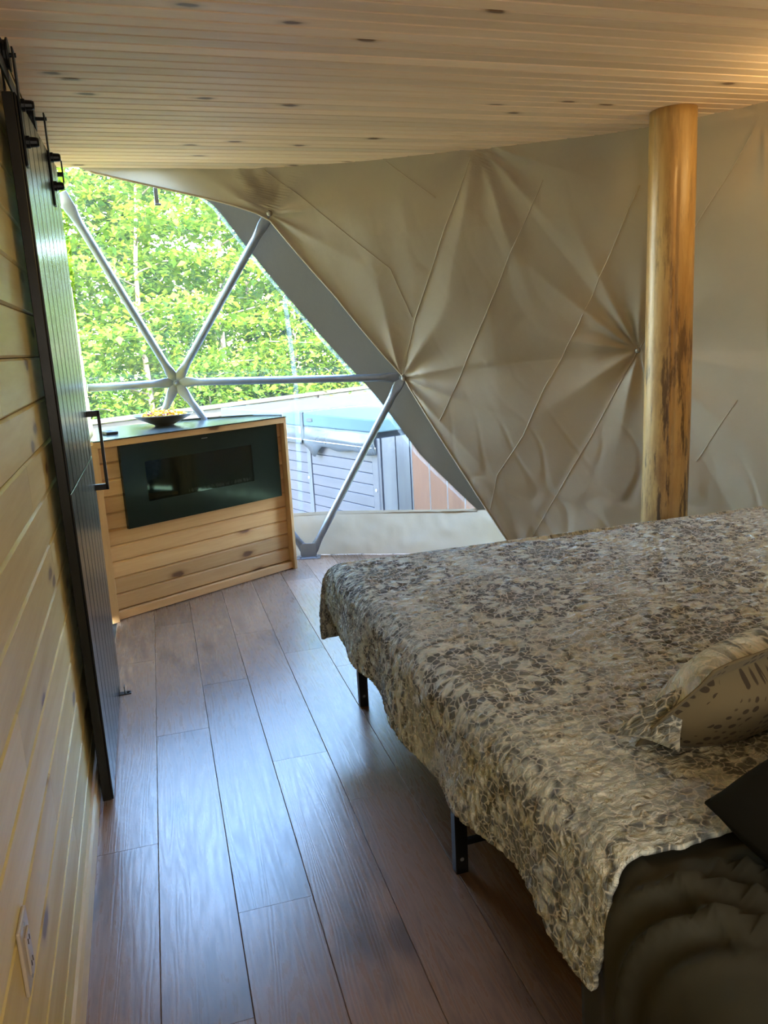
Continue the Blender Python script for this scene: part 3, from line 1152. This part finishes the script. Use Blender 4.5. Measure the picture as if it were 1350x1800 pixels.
M_smoke = t.done(mx.outputs[0])
fbox('viewing_glass', wx0 + 0.0005, wx1 - 0.0005, wz0 + 0.0005, wz1 - 0.0005, 0.0225, 0.025, M_smoke)
fbox('flame_screen', wx0, wx1, wz0, wz1, 0.0405, 0.0438, simple('flame_screen', (0.030, 0.036, 0.032), 0.5))
M_crys = simple('grey_crystals', (0.35, 0.33, 0.30), 0.2)
cb = bmesh.new()
for i in range(70):
    s = random.uniform(0.005, 0.012)
    x = wx0 + 0.25 + (wx1 - wx0 - 0.27) * random.random() ** 0.8
    b = bmesh.ops.create_icosphere(cb, subdivisions=1, radius=s * 0.5)
    for v in b['verts']:
        v.co = Vector((v.co.x * random.uniform(.7, 1.3) + x, v.co.y * 0.6 + 0.034, v.co.z * random.uniform(.7, 1.3) + wz0 + random.uniform(0.004, 0.026)))
tag(mesh_obj('ember_crystals', cb, M_crys, fp), kind='stuff')
lg = bmesh.new()  # brown strips standing in for the trim's reflection in the glass
for i in range(3):
    tube_bm([(wx0 + 0.01, 0.034, wz0 + 0.012 + 0.012 * i), (wx0 + 0.10, 0.033, wz0 + 0.018 + 0.009 * i), (wx0 + 0.19, 0.034, wz0 + 0.010 + 0.006 * i)], [0.006, 0.006, 0.003], 6, lg)
mesh_obj('trim_reflection', lg, simple('reflection_brown', (0.36, 0.22, 0.08), 0.7), fp)
fbox('control_mark', 0.66, 0.70, 0.925, 0.928, 0.0212, 0.0222, simple('grey_mark', (0.12, 0.13, 0.12), 0.4))

# remote and bowl on the cabinet
rb = box_bm(0.068, 0.10, 0.018, (0, 0, 0.009), 0.006, 3)
rem = thing('remote_control', 'small black remote lying on the left end of the cabinet top', 'remote', (-0.160, 4.70, CH), 0.35)
mesh_obj('case', rb, simple('black_plastic', (0.02, 0.022, 0.022), 0.35), rem, smooth=False)
for i in range(3):
    mesh_obj('button', box_bm(0.03, 0.009, 0.002, (0, -0.02 + 0.022 * i, 0.0185), 0.0008, 1), simple('grey_rubber', (0.08, 0.08, 0.08), 0.6), rem)

bowl = thing('shallow_bowl', 'wide dark shallow bowl of yellow bits on the cabinet top', 'bowl', (0.150, 5.00, CH))
M_bowl = simple('dark_olive_ceramic', (0.085, 0.062, 0.035), 0.35, spec=0.5)
mesh_obj('bowl_body', lathe_bm([(0.0, 0.0), (0.055, 0.0), (0.060, 0.006), (0.105, 0.026), (0.150, 0.048), (0.176, 0.064), (0.178, 0.067), (0.174, 0.068), (0.146, 0.053), (0.100, 0.032), (0.05, 0.012), (0.0, 0.010)], 44), M_bowl, bowl, smooth=True)
t = NT('yellow_red_bits')
rp = t.n('ShaderNodeNewGeometry').outputs['Random Per Island']
colr = t.ramp(rp, [(0.0, (0.75, 0.42, 0.02)), (0.45, (0.80, 0.52, 0.03)), (0.84, (0.66, 0.34, 0.02)), (0.93, (0.40, 0.05, 0.03)), (0.97, (0.24, 0.03, 0.10))], 'CONSTANT')
M_bits = t.done(t.bsdf(colr, 0.45))
bt = bmesh.new()
for i in range(330):
    rr = 0.128 * math.sqrt(random.random())
    an = random.uniform(0, 2 * PI)
    zz = 0.062 + 0.020 * (1 - (rr / 0.128) ** 2) + random.uniform(-0.008, 0.004)
    b = bmesh.ops.create_cube(bt, size=1.0)
    Rm = Matrix.Rotation(random.uniform(0, PI), 3, Vector((random.uniform(-1, 1), random.uniform(-1, 1), random.uniform(-1, 1))).normalized())
    for v in b['verts']:
        v.co = Rm @ Vector((v.co.x * random.uniform(0.018, 0.034), v.co.y * 0.011, v.co.z * 0.006)) + Vector((rr * math.cos(an), rr * math.sin(an), zz))
bits = mesh_obj('yellow_bits', bt, M_bits, loc=(0.150, 5.00, CH))
tag(bits, 'yellow and dark red bits heaped in the shallow bowl', 'bowl filling', kind='stuff')

# ------------------------------------------------------------------ bed
BX0, BX1, BY0, BY1, BT = 0.655, 2.60, 0.52, 2.875, 0.595
fr_ = thing('bed_frame', 'black square-tube metal platform bed frame standing on the wood floor', 'bed frame')
FZ = 0.335
for x in (0.735, 2.52):
    mesh_obj('side_rail', box_bm(0.028, BY1 - BY0 - 0.01, 0.030, (x if x > 1 else 0.715, (BY0 + BY1) / 2, FZ - 0.016), 0.002), M_iron, fr_)
for y in (BY0 + 0.03, 1.785, 2.855):
    mesh_obj('cross_rail', box_bm(1.75, 0.028, 0.028, (1.62, y, FZ - 0.018), 0.002), M_iron, fr_)
for x, y in ((0.735, 2.862), (0.702, 1.785), (0.702, 0.60), (2.52, 2.862), (2.52, 1.785), (2.52, 0.60), (1.62, 2.862), (1.62, 1.785)):
    lg = mesh_obj('leg', box_bm(0.036, 0.030, FZ - 0.035, (x, y, (FZ - 0.035) / 2 + 0.001), 0.002), M_iron, fr_)
    o = mesh_obj('leg_hole', lathe_bm([(0, 0.001), (0.005, 0.001), (0.006, 0.0)], 10), M_steel, lg, loc=(x, y - 0.0152, 0.045))
    o.rotation_euler = (PI / 2, 0, 0)
mesh_obj('leg_brace', box_bm(0.9, 0.016, 0.016, (1.165, 1.80, 0.075), 0.002), M_iron, fr_)
mesh_obj('leg_brace', box_bm(0.9, 0.016, 0.016, (1.165, 0.62, 0.075), 0.002), M_iron, fr_)

mt = box_bm(BX1 - BX0 - 0.05, BY1 - BY0 - 0.05, BT - FZ - 0.022, ((BX0 + BX1) / 2, (BY0 + BY1) / 2, (BT + FZ - 0.016) / 2), 0.05, 4)
tag(mesh_obj('mattress', mt, M_mattress, smooth=True), 'thick mattress under the patterned quilt on the black frame', 'mattress')


def drape(d, rr=0.075):
    """Distance D past the top's edge -> (outward, down) round a soft edge of radius RR."""
    if d <= 0:
        return d, 0.0
    q = d / rr
    if q < PI / 2:
        return rr * math.sin(q), rr * (1 - math.cos(q))
    return rr, rr + (d - rr * PI / 2)


def cloth_point(a, b, xl, yl, top, flare=0.03):
    """a: metres across from the left edge line (negative hangs), b: metres along from the foot line (positive hangs)."""
    da, db = max(0.0, -a), max(0.0, b)
    ua, za = drape(da)
    ub, zb = drape(db)
    x = xl + (a if a > 0 else -ua)
    y = yl + (b if b < 0 else ub)
    z = top - max(za, zb) - 0.04 * min(za, zb)
    if da > 0 and db > 0:
        k = min(za, zb)
        x -= flare * k * 1.9
        y += flare * k * 1.2
    hang = max(za, zb)
    return x, y, z, hang, da, db


qxl, qyl, QT = BX0 + 0.045, BY1 - 0.045, BT + 0.012
def crinkle(a, b):
    """Puckers between the stitched rows of the quilting."""
    w = noise.noise(Vector((a * 9, b * 9, 1)))
    n1 = noise.noise(Vector((a * 26 + w, (b + 0.02 * w) * 58, 3)))
    n2 = noise.noise(Vector((a * 55, b * 80, 7)))
    return 0.0060 * (0.5 - abs(n1) * 1.6) + 0.0016 * n2


def quilt_grid():
    As = list(np.linspace(-0.345, 0.0, 70)) + list(np.linspace(0.006, 1.93, 300))
    Bs = list(np.linspace(-1.865, -0.006, 330)) + list(np.linspace(0.0, 0.36, 60))
    verts, uvs, faces = [], [], []
    for b in Bs:
        for a in As:
            bb, aa = b, a
            if a < 0:                       # wavy hem on the hanging side
                aa = a * (0.90 - 0.10 * smoothstep(-1.4, -1.86, b) - 0.30 * smoothstep(-0.14, 0.04, b) + 0.09 * noise.noise(Vector((b * 2.3, 0, 5))) + 0.05 * math.sin(b * 5.1))
            if a < 0.5 and b < -1.7:        # the near edge swings a little
                bb = b + 0.05 * noise.noise(Vector((a * 3, 2, 1)))
            x, y, z, hang, da, db = cloth_point(aa, bb, qxl, qyl, QT)
            cc = Vector((a, b, 0.0))
            # gentle sag of the top, broad vertical folds on the sides
            if da == 0 and db == 0:
                z += 0.010 * noise.noise(cc * 1.6) + 0.0035 * noise.noise(cc * 9) - 0.006
                z += crinkle(a, b)
            else:
                w = smoothstep(0.03, 0.25, hang)
                fold = 0.022 * noise.noise(Vector(((b if db == 0 else a) * 3.2, hang * 0.8, 4))) + 0.012 * math.sin((b if db == 0 else a) * 13.0)
                fine = crinkle(a, b)
                if db == 0:
                    x -= w * (fold + 0.012) + fine
                    z += 0.0
                elif da == 0:
                    y += w * (fold + 0.012) + fine
                else:
                    x -= w * 0.012 + fine
                    y += w * 0.012
                # the pointed corner of the hanging foot
            verts.append((x, y, z))
            uvs.append((qxl + a, qyl + b))
    n = len(As)
    for i in range(len(Bs) - 1):
        for j in range(n - 1):
            p = i * n + j
            faces.append((p, p + 1, p + n + 1, p + n))
    return verts, faces, uvs
qv, qf, qu = quilt_grid()
quilt = mesh_obj('quilt', pymesh('quilt', qv, qf, qu), M_quilt, smooth=True)
sd = quilt.modifiers.new('thickness', 'SOLIDIFY')
sd.thickness = 0.008
sd.offset = -1
tag(quilt, 'crinkled grey and cream medallion quilt hanging over the bed edge', 'quilt')

# dark sheet bunched at the head end
def sheet_grid():
    As = list(np.linspace(-0.52, 0.0, 44)) + list(np.linspace(0.02, 1.9, 60))
    Bs = list(np.linspace(-2.42, -1.76, 60))
    verts, uvs, faces = [], [], []
    for b in Bs:
        for a in As:
            x, y, z, hang, da, db = cloth_point(a, b, qxl + 0.006, qyl, QT - 0.018)
            keep = 1 - smoothstep(-1.95, -1.86, b)
            # arcing folds gathered beside the quilt
            s = math.hypot(a + 0.30, (b + 2.42) * 1.0)
            f = 1 - 2 * abs(math.sin(s * 50.0 + 1.2 * noise.noise(Vector((a * 3, b * 3, 0)))))
            g = smoothstep(0.40, 0.52, s) * (1 - smoothstep(0.66, 0.74, s))
            amp = (0.015 * g + 0.0015) * keep
            if da == 0:
                z += amp * f + 0.02 * g * keep - 0.008 * (1 - keep)
            else:
                w = smoothstep(0.0, 0.12, hang)
                x -= (amp * f + 0.030 * w * noise.noise(Vector((b * 4, hang * 1.2, 7)))) + 0.014 * w * (1 - smoothstep(-1.90, -1.82, b)) - 0.014 * smoothstep(-1.90, -1.82, b)
                z += amp * f * (1 - w)
            verts.append((x, y, z))
            uvs.append((a, b))
    n = len(As)
    for i in range(len(Bs) - 1):
        for j in range(n - 1):
            p = i * n + j
            faces.append((p, p + 1, p + n + 1, p + n))
    return verts, faces, uvs
sv, sf, su = sheet_grid()
sheet = mesh_obj('sheet', pymesh('sheet', sv, sf, su), M_sheet, smooth=True)
sheet.modifiers.new('thickness', 'SOLIDIFY').thickness = 0.003
tag(sheet, 'dark sheet draped in folds over the near head end of the bed', 'sheet')


def pillow_mesh(name, W, L, T, flange=0.0, nx=46, ny=34, seed=0, shear=0.0, full=2.6):
    """Stuffed pillow in its own frame: W along x, L along y, thickness T; returns top and bottom in one mesh with material slots 0/1."""
    verts, uvs, faces, mats = [], [], [], []
    for side in (1, -1):
        for j in range(ny + 1):
            for i in range(nx + 1):
                u, v = i / nx * 2 - 1, j / ny * 2 - 1
                x, y = u * (W / 2 + flange), v * (L / 2 + flange)
                px, py = min(1.0, abs(x) / (W / 2)), min(1.0, abs(y) / (L / 2))
                h = T / 2 * max(0.0, (1 - px ** full)) ** 0.55 * max(0.0, (1 - py ** full)) ** 0.55
                w = noise.noise(Vector((x * 5 + seed, y * 5, side)))
                z = side * (h + 0.002) + 0.010 * w * (h / (T / 2) + 0.3)
                if flange:
                    out_ = max(0.0, abs(x) - W / 2, abs(y) - L / 2)
                    z += 0.25 * out_ * noise.noise(Vector((x * 7 + 3, y * 7, seed)))
                verts.append((x * (1 - 0.05 * py * py) + shear * y, y * (1 - 0.05 * px * px), z))
                uvs.append((x + 0.3 * side, y + 0.2))
    n = (nx + 1)
    o_ = n * (ny + 1)
    for s in (0, 1):
        for j in range(ny):
            for i in range(nx):
                p = s * o_ + j * n + i
                f = (p, p + 1, p + n + 1, p + n)
                faces.append(f if s == 0 else f[::-1])
                mats.append(s)
    rim = [i for i in range(n)] + [j * n + nx for j in range(1, ny + 1)] + [ny * n + i for i in range(nx - 1, -1, -1)] + [j * n for j in range(ny - 1, 0, -1)]
    for a, b in zip(rim, rim[1:] + rim[:1]):
        faces.append((a, a + o_, b + o_, b))
        mats.append(0)
    me = pymesh(name, verts, faces, uvs)
    me.polygons.foreach_set('material_index', mats)
    return me


def place(o, origin, ex, ey):
    ex = Vector(ex).normalized()
    ez = ex.cross(Vector(ey)).normalized()
    ey = ez.cross(ex)
    m = Matrix((ex, ey, ez)).transposed().to_4x4()
    m.translation = Vector(origin)
    o.matrix_world = m


# sham: leans back toward the head, printed back facing the camera
me = pillow_mesh('sham_pillow', 0.66, 0.19, 0.18, 0.04, seed=3, shear=0.42, full=4.0)
me.materials.append(M_sham_back)
me.materials.append(M_quilt)
sham = mesh_obj('sham_pillow', me, smooth=True)
place(sham, (1.265, 1.255, 0.712), (0.98, 0.12, 0.09), (0.0, -0.50, 0.76))
T_, P_, U_ = Vector((0.862, 1.286, 0.618)), Vector((0.925, 1.175, 0.622)), Vector((0.965, 1.225, 0.725))
fvv, fff = [], []
NF = 12
for i in range(NF + 1):
    for j in range(NF + 1):
        a_, b_ = i / NF, j / NF
        p = T_ * (1 - a_) + (P_ * (1 - b_) + U_ * b_) * a_
        p = p + Vector((-0.5, -0.3, 0.8)) * (0.018 * math.sin(PI * a_) + 0.006 * a_ * math.sin(b_ * 9))
        fvv.append(p)
for i in range(NF):
    for j in range(NF):
        q = i * (NF + 1) + j
        fff.append((q, q + 1, q + NF + 2, q + NF + 1))
fl = mesh_obj('flange', pymesh('flange', fvv, fff, [(v.x * 1.2, v.y * 1.2 + v.z) for v in fvv]), M_quilt, sham, smooth=True)
fl.matrix_parent_inverse = sham.matrix_world.inverted()
fl.modifiers.new('thickness', 'SOLIDIFY').thickness = 0.006
tag(sham, 'quilted sham pillow with flanged edge leaning at the head of the bed', 'pillow')
me = pillow_mesh('dark_pillow', 0.70, 0.36, 0.18, 0.0, seed=8)
me.materials.append(M_pillow_dark)
dpl = mesh_obj('dark_pillow', me, smooth=True)
place(dpl, (1.165, 0.865, 0.66), (0.97, 0.22, 0.03), (-0.2, 0.9, 0.12))
tag(dpl, 'black pillow lying behind the quilted sham at the head of the bed', 'pillow')

# ------------------------------------------------------------------ outside: ground, deck, hot tub, railing
GZ = -0.30
DECK = -0.30                      # the deck outside lies a step lower than the floor
t = NT('forest_floor')
gn = t.noise(t.coord(), 3.0, 5, 0.7)
M_ground = t.done(t.bsdf(t.ramp(gn, [(0.3, (0.05, 0.045, 0.02)), (0.55, (0.10, 0.16, 0.04)), (0.75, (0.20, 0.17, 0.09))]), 0.9, normal=t.bump(gn, 0.6, 0.1)))
gr = pymesh('ground', [(-30, -20, GZ - 0.16), (30, -20, GZ - 0.16), (30, 45, GZ - 0.16), (-30, 45, GZ - 0.16)], [(0, 1, 2, 3)])
tag(mesh_obj('ground', gr, M_ground), kind='structure')
M_deck = wood('deck_board', (0.10, 0.08, 0.06), (0.07, 0.052, 0.038), (0.12, 0.08, 0.05), 0, 0.7, 0.15, 10, 0.2)
deckb = tag(mesh_obj('trim_2', box_bm(9.0, 5.2, 0.10, (1.5, 8.2, DECK - 0.05)), M_deck), kind='structure')

tc = Vector((1.44, 7.0, 0))
tdir = Vector((0.343, -0.939, 0)).normalized()
tn = Vector((0.939, 0.343, 0)).normalized()
trot = math.atan2(tdir.y, tdir.x)            # local +x along the visible face (towards the right), local +y into the tub
tub = thing('hot_tub', 'grey panelled hot tub on the deck outside the clear window', 'hot tub', tc + Vector((0, 0, DECK)), trot)
M_tubp = wood('tub_panel', (0.040, 0.035, 0.041), (0.026, 0.023, 0.028), (0.1, 0.18, 0.18), 0, 0.5, 0.0, 16, 0.08)
M_tubv = wood('tub_slat', (0.034, 0.032, 0.038), (0.024, 0.021, 0.026), (0.1, 0.18, 0.18), 2, 0.5, 0.0, 16, 0.10)
M_tubt = simple('tub_trim', (0.035, 0.035, 0.042), 0.45)
TL, TW, TH = 1.05, 2.1, 0.96
TLL = 1.60
mesh_obj('shell', box_bm(TL + TLL - 0.04, TW - 0.04, TH, ((TL - TLL) / 2, TW / 2 + 0.004, TH / 2), 0.03), M_tubt, tub)
ph = 0.094
for side in (-1, 1):
    for i in range(10):
        xa, xb = (0.035, TL - 0.10) if side > 0 else (-TLL + 0.10, -0.035)
        mesh_obj('panel_board', box_bm(xb - xa, 0.016, ph - 0.005, ((xa + xb) / 2, 0.008, 0.012 + ph * (i + 0.5)), 0.003, 1), M_tubp, tub)
mesh_obj('corner_post', box_bm(0.06, 0.03, TH + 0.01, (0, 0.004, TH / 2), 0.006), M_tubt, tub)
for x in (TL - 0.055, -TLL + 0.055):
    mesh_obj('corner_post', box_bm(0.085, 0.04, TH + 0.01, (x, 0.01, TH / 2), 0.012), M_tubp, tub)
for i in range(14):
    y = 0.06 + i * 0.145
    mesh_obj('side_slat', box_bm(0.016, 0.138, TH, (TL - 0.012, y + 0.04, TH / 2 + 0.004), 0.003, 1), M_tubv, tub)
for x, z in ((-0.02, 0.54), (TL - 0.05, 0.54)):
    o = mesh_obj('screw_cap', lathe_bm([(0, 0.004), (0.012, 0.003), (0.014, 0)], 12), M_steel, tub, loc=(x, -0.012, z))
    o.rotation_euler = (PI / 2, 0, 0)
M_lid = simple('slate_blue_vinyl', (0.040, 0.062, 0.070), 0.75, spec=0.08, var=0.15, nscale=4)
M_lids = simple('slate_vinyl_side', (0.035, 0.038, 0.042), 0.28, spec=0.45, var=0.15, nscale=5)
lid = thing('hot_tub_cover', 'slate blue folding vinyl cover lying on the hot tub', 'tub cover', tc, trot)
for s in (-1, 1):
    HL = TL if s > 0 else TLL
    bm = box_bm(HL + 0.02, TW + 0.10, 0.105, (s * (HL + 0.03) / 2, TW / 2, 0.765), 0.014, 3)
    for v in bm.verts:                       # tapered foam: thicker at the fold
        if v.co.z > 0.76:
            v.co.z += 0.018 * (1 - abs(v.co.x) / HL)
    mesh_obj('foam_half', bm, M_lid, lid)
    # loose vinyl skirt under each half
    vv, ff_ = [], []
    nx, nzv = 40, 8
    for j in range(nzv + 1):
        for i in range(nx + 1):
            x = s * (0.02 + (HL + 0.01) * i / nx)
            zq = 0.715 - 0.165 * j / nzv
            if j == nzv and s > 0:
                zq -= 0.012 + 0.085 * max(0.0, 1 - abs(i / nx - 0.14) / 0.10) + 0.012 * math.sin(i * 0.4)
            y = -0.052 - 0.016 * noise.noise(Vector((x * 3.2, j * 0.35, 1))) - 0.010 * math.sin(j / nzv * PI)
            vv.append((x, y, zq))
    for j in range(nzv):
        for i in range(nx):
            p = j * (nx + 1) + i
            ff_.append((p, p + 1, p + nx + 2, p + nx + 1))
    sk = mesh_obj('skirt_flap', pymesh('skirt_flap', vv, ff_), M_lids, lid, smooth=True)
    sk.modifiers.new('thickness', 'SOLIDIFY').thickness = 0.004
    hb_ = tube_bm([(s * (0.02 + (HL + 0.01) * i / 10), -0.060, 0.595) for i in range(11)], 0.005, 6)
    mesh_obj('hem_bead', hb_, simple('grey_piping', (0.5, 0.5, 0.52), 0.4), lid)
mesh_obj('hinge_strip', box_bm(0.055, TW + 0.10, 0.012, (0, TW / 2, 0.836), 0.004), M_lids, lid)
mesh_obj('handle_strap', box_bm(0.09, 0.006, 0.03, (0.12, -0.054, 0.775), 0.002), M_lids, lid)
mesh_obj('hinge_end', box_bm(0.04, 0.012, 0.25, (0.0, -0.058, 0.715), 0.004), M_lids, lid)

# deck railing behind the tub
M_rail = wood('railing_timber', (0.060, 0.042, 0.026), (0.042, 0.028, 0.016), (0.2, 0.12, 0.07), 0, 0.6, 0.2, 10, 0.1)
R0, R1 = Vector((-1.0, 8.32, 0)), Vector((3.6, 11.66, 0))
rl = (R1 - R0).length
rrot = math.atan2((R1 - R0).y, (R1 - R0).x)
rg = thing('deck_railing', 'pale timber deck railing behind the hot tub in front of the trees', 'railing', R0 + Vector((0, 0, DECK)), rrot)
mesh_obj('cap_rail', box_bm(rl, 0.14, 0.04, (rl / 2, 0, 1.055), 0.005), M_rail, rg)
mesh_obj('lower_rail', box_bm(rl, 0.04, 0.09, (rl / 2, 0, 0.98), 0.004), M_rail, rg)
mesh_obj('bottom_rail', box_bm(rl, 0.04, 0.09, (rl / 2, 0, 0.10), 0.004), M_rail, rg)
for i in range(5):
    mesh_obj('post', box_bm(0.09, 0.09, 1.035, (0.1 + i * (rl - 0.2) / 4, 0, 0.5175), 0.005), M_rail, rg)
nbal = int(rl / 0.13)
for i in range(nbal):
    mesh_obj('baluster', box_bm(0.035, 0.035, 0.79, (0.15 + i * 0.13, 0.0, 0.54)), M_rail, rg)

# orange-brown board screen beside the tub
M_screen = wood('cedar_screen', (0.13, 0.056, 0.025), (0.09, 0.036, 0.016), (0.16, 0.07, 0.04), 2, 0.6, 0.15, 12, 0.15)
S0, S1 = Vector((2.05, 5.95, 0)), Vector((3.3, 5.20, 0))
sl = (S1 - S0).length
srot = math.atan2((S1 - S0).y, (S1 - S0).x)
sg = thing('board_screen', 'orange cedar board screen standing right of the hot tub outside', 'screen', S0 + Vector((0, 0, DECK)), srot)
for i in range(9):
    mesh_obj('board', box_bm(0.132, 0.020, 0.92, (0.07 + i * 0.14, 0, 0.46), 0.004, 1), M_screen, sg)
for z in (0.15, 0.78):
    mesh_obj('batten', box_bm(sl, 0.03, 0.06, (sl / 2, 0.026, z), 0.003, 1), M_screen, sg)

# ------------------------------------------------------------------ trees
t = NT('leaf')
rp = t.n('ShaderNodeNewGeometry').outputs['Random Per Island']
oi = t.objrand()
lc = t.ramp(rp, [(0.0, (0.026, 0.062, 0.005)), (0.45, (0.072, 0.128, 0.009)), (0.8, (0.150, 0.195, 0.015)), (1.0, (0.22, 0.25, 0.026))])
lc = t.mix(t.math('MULTIPLY', oi, 0.5), lc, (0.055, 0.115, 0.014))
dfs = t.bsdf(lc, 0.6, spec=0.12)
tls = t.n('ShaderNodeBsdfTranslucent')
t.link(t.mix(0.45, lc, (0.23, 0.28, 0.012)), tls.inputs[0])
mm = t.n('ShaderNodeMixShader')
mm.inputs[0].default_value = 0.48
t.link(dfs, mm.inputs[1]); t.link(tls.outputs[0], mm.inputs[2])
M_leaf = t.done(mm.outputs[0])
M_bark = simple('grey_bark', (0.20, 0.15, 0.10), 0.9, var=0.35, nscale=30)


def leaf_mesh(name, centers, size):
    """Each leaf: two folded triangles pairs (4 tris) about a midrib."""
    n = len(centers)
    c = np.asarray(centers)
    th = rng.uniform(0, 2 * PI, n)
    tilt = rng.normal(0.0, 0.5, n)
    rollv = rng.normal(0.0, 0.5, n)
    s = size * rng.uniform(0.6, 1.25, n)
    dx, dy = np.cos(th), np.sin(th)
    ax = np.stack([dx * np.cos(tilt), dy * np.cos(tilt), np.sin(tilt)], 1)
    side = np.stack([-dy * np.cos(rollv), dx * np.cos(rollv), np.sin(rollv)], 1)
    upv = np.cross(ax, side)
    A = c - ax * s[:, None] * 0.5
    Bq = c + ax * s[:, None] * 0.55
    m_ = c - ax * s[:, None] * 0.05
    Lq = m_ + side * s[:, None] * 0.34 + upv * s[:, None] * 0.10
    Rq = m_ - side * s[:, None] * 0.34 + upv * s[:, None] * 0.10
    V = np.stack([A, Bq, Lq, Rq], 1).reshape(-1, 3)
    base = np.arange(n) * 4
    F = np.stack([np.stack([base, base + 1, base + 2], 1), np.stack([base, base + 3, base + 1], 1)], 1).reshape(-1, 3)
    me = bpy.data.meshes.new(name)
    me.vertices.add(len(V))
    me.vertices.foreach_set('co', V.astype(np.float32).ravel())
    me.loops.add(F.size)
    me.loops.foreach_set('vertex_index', F.astype(np.int32).ravel())
    me.polygons.add(len(F))
    me.polygons.foreach_set('loop_start', (np.arange(len(F)) * 3).astype(np.int32))
    me.polygons.foreach_set('loop_total', np.full(len(F), 3, dtype=np.int32))
    me.update(calc_edges=True)
    return me


def tree(x, y, h, spread, nleaf, size, label, lean=0.0, low=0.15, layers=True, trunk_r=0.05, name='leafy_tree'):
    tr = thing(name, label, 'tree', (x, y, GZ - 0.16))
    pts = [Vector((lean * (i / 7) ** 1.5 * h + 0.05 * math.sin(i * 1.3 + x), 0.05 * math.cos(i * 1.7 + y), h * i / 7)) for i in range(8)]
    mesh_obj('trunk', tube_bm(pts, [trunk_r * (1 - 0.11 * i) for i in range(8)], 8), M_bark, tr, smooth=True)
    cent = []
    nb_ = 26
    per = nleaf // nb_
    for i in range(nb_):
        f = low + (1 - low) * (i + random.random() * 0.6) / nb_
        k = min(6, int(f * 7))
        p0 = pts[k].lerp(pts[k + 1], f * 7 - k)
        an = i * 2.4 + random.uniform(-0.4, 0.4)
        L = spread * (1.05 - 0.75 * f) * random.uniform(0.7, 1.15)
        tip = p0 + Vector((math.cos(an) * L, math.sin(an) * L, 0.12 * L + random.uniform(-0.1, 0.25)))
        midp = p0.lerp(tip, 0.5) + Vector((0, 0, 0.08 * L))
        mesh_obj('branch', tube_bm([p0, midp, tip], [trunk_r * 0.32 * (1 - 0.5 * f), trunk_r * 0.2, 0.004], 5), M_bark, tr, smooth=True)
        # flat sprays of leaves along the outer part of the branch
        tt = rng.uniform(0.2, 1.12, per)
        b0, b1 = np.array(p0), np.array(tip)
        cen = b0[None] * (1 - tt[:, None]) + b1[None] * tt[:, None]
        wdt = 0.30 * L
        cen = cen + np.stack([rng.normal(0, wdt, per), rng.normal(0, wdt, per), rng.normal(0.03, 0.06 if layers else 0.16, per)], 1)
        cent.append(cen)
    fo = mesh_obj('foliage', leaf_mesh('foliage', np.concatenate(cent), size), M_leaf, tr)
    fo['kind'] = 'stuff'
    return tr


specs = [
    (-2.6, 10.6, 4.6, 1.5, 'leafy young tree standing farthest left beyond the window', 0.12),
    (-1.25, 11.6, 5.4, 1.7, 'leafy tree seen past the left window strut', 0.15),
    (0.15, 11.3, 5.2, 1.6, 'leafy tree seen above the bowl beyond the window', 0.10),
    (1.35, 12.3, 5.8, 1.7, 'leafy tree seen between the two rising window struts', 0.12),
    (2.55, 12.9, 5.6, 1.7, 'leafy tree seen just right of the right-hand rising strut', 0.10),
    (3.75, 13.3, 5.2, 1.7, 'leafy tree rising behind the hot tub', 0.08),
    (5.1, 13.8, 5.4, 1.8, 'leafy tree farthest right, mostly behind the tan canvas', 0.10),
]
for i, (x, y, h, sp, lab, low) in enumerate(specs):
    tree(x, y, h, sp, 9000, 0.105, lab, lean=random.uniform(-0.04, 0.05), low=low)
ORD = ['leftmost', 'second from left', 'third from left', 'fourth from left', 'fifth from left', 'rightmost']
far = [(-4.0, 15.0, 6.6), (-1.9, 15.6, 7.2), (0.3, 16.2, 7.0), (2.4, 16.8, 7.6), (4.6, 17.2, 7.2), (6.8, 17.6, 7.0)]
for i, (x, y, h) in enumerate(far):
    o = tree(x, y, h, 2.3, 13000, 0.165, ORD[i] + ' of the six taller trees in the back row of the woods', low=0.08, layers=False, trunk_r=0.10, name='woodland_tree')
    o['group'] = 'back row of trees'
bush = [(-1.7, 9.4, 1.5), (-0.6, 10.0, 1.7), (0.9, 10.8, 1.6), (2.0, 11.5, 1.5), (3.1, 12.2, 1.6)]
for i, (x, y, h) in enumerate(bush):
    o = tree(x, y, h, 1.0, 4200, 0.085, (ORD[i] if i < 4 else 'rightmost') + ' of the five low shrubs right behind the timber railing', low=0.05, layers=False, trunk_r=0.03, name='leafy_shrub')
    o['group'] = 'shrubs behind the railing'
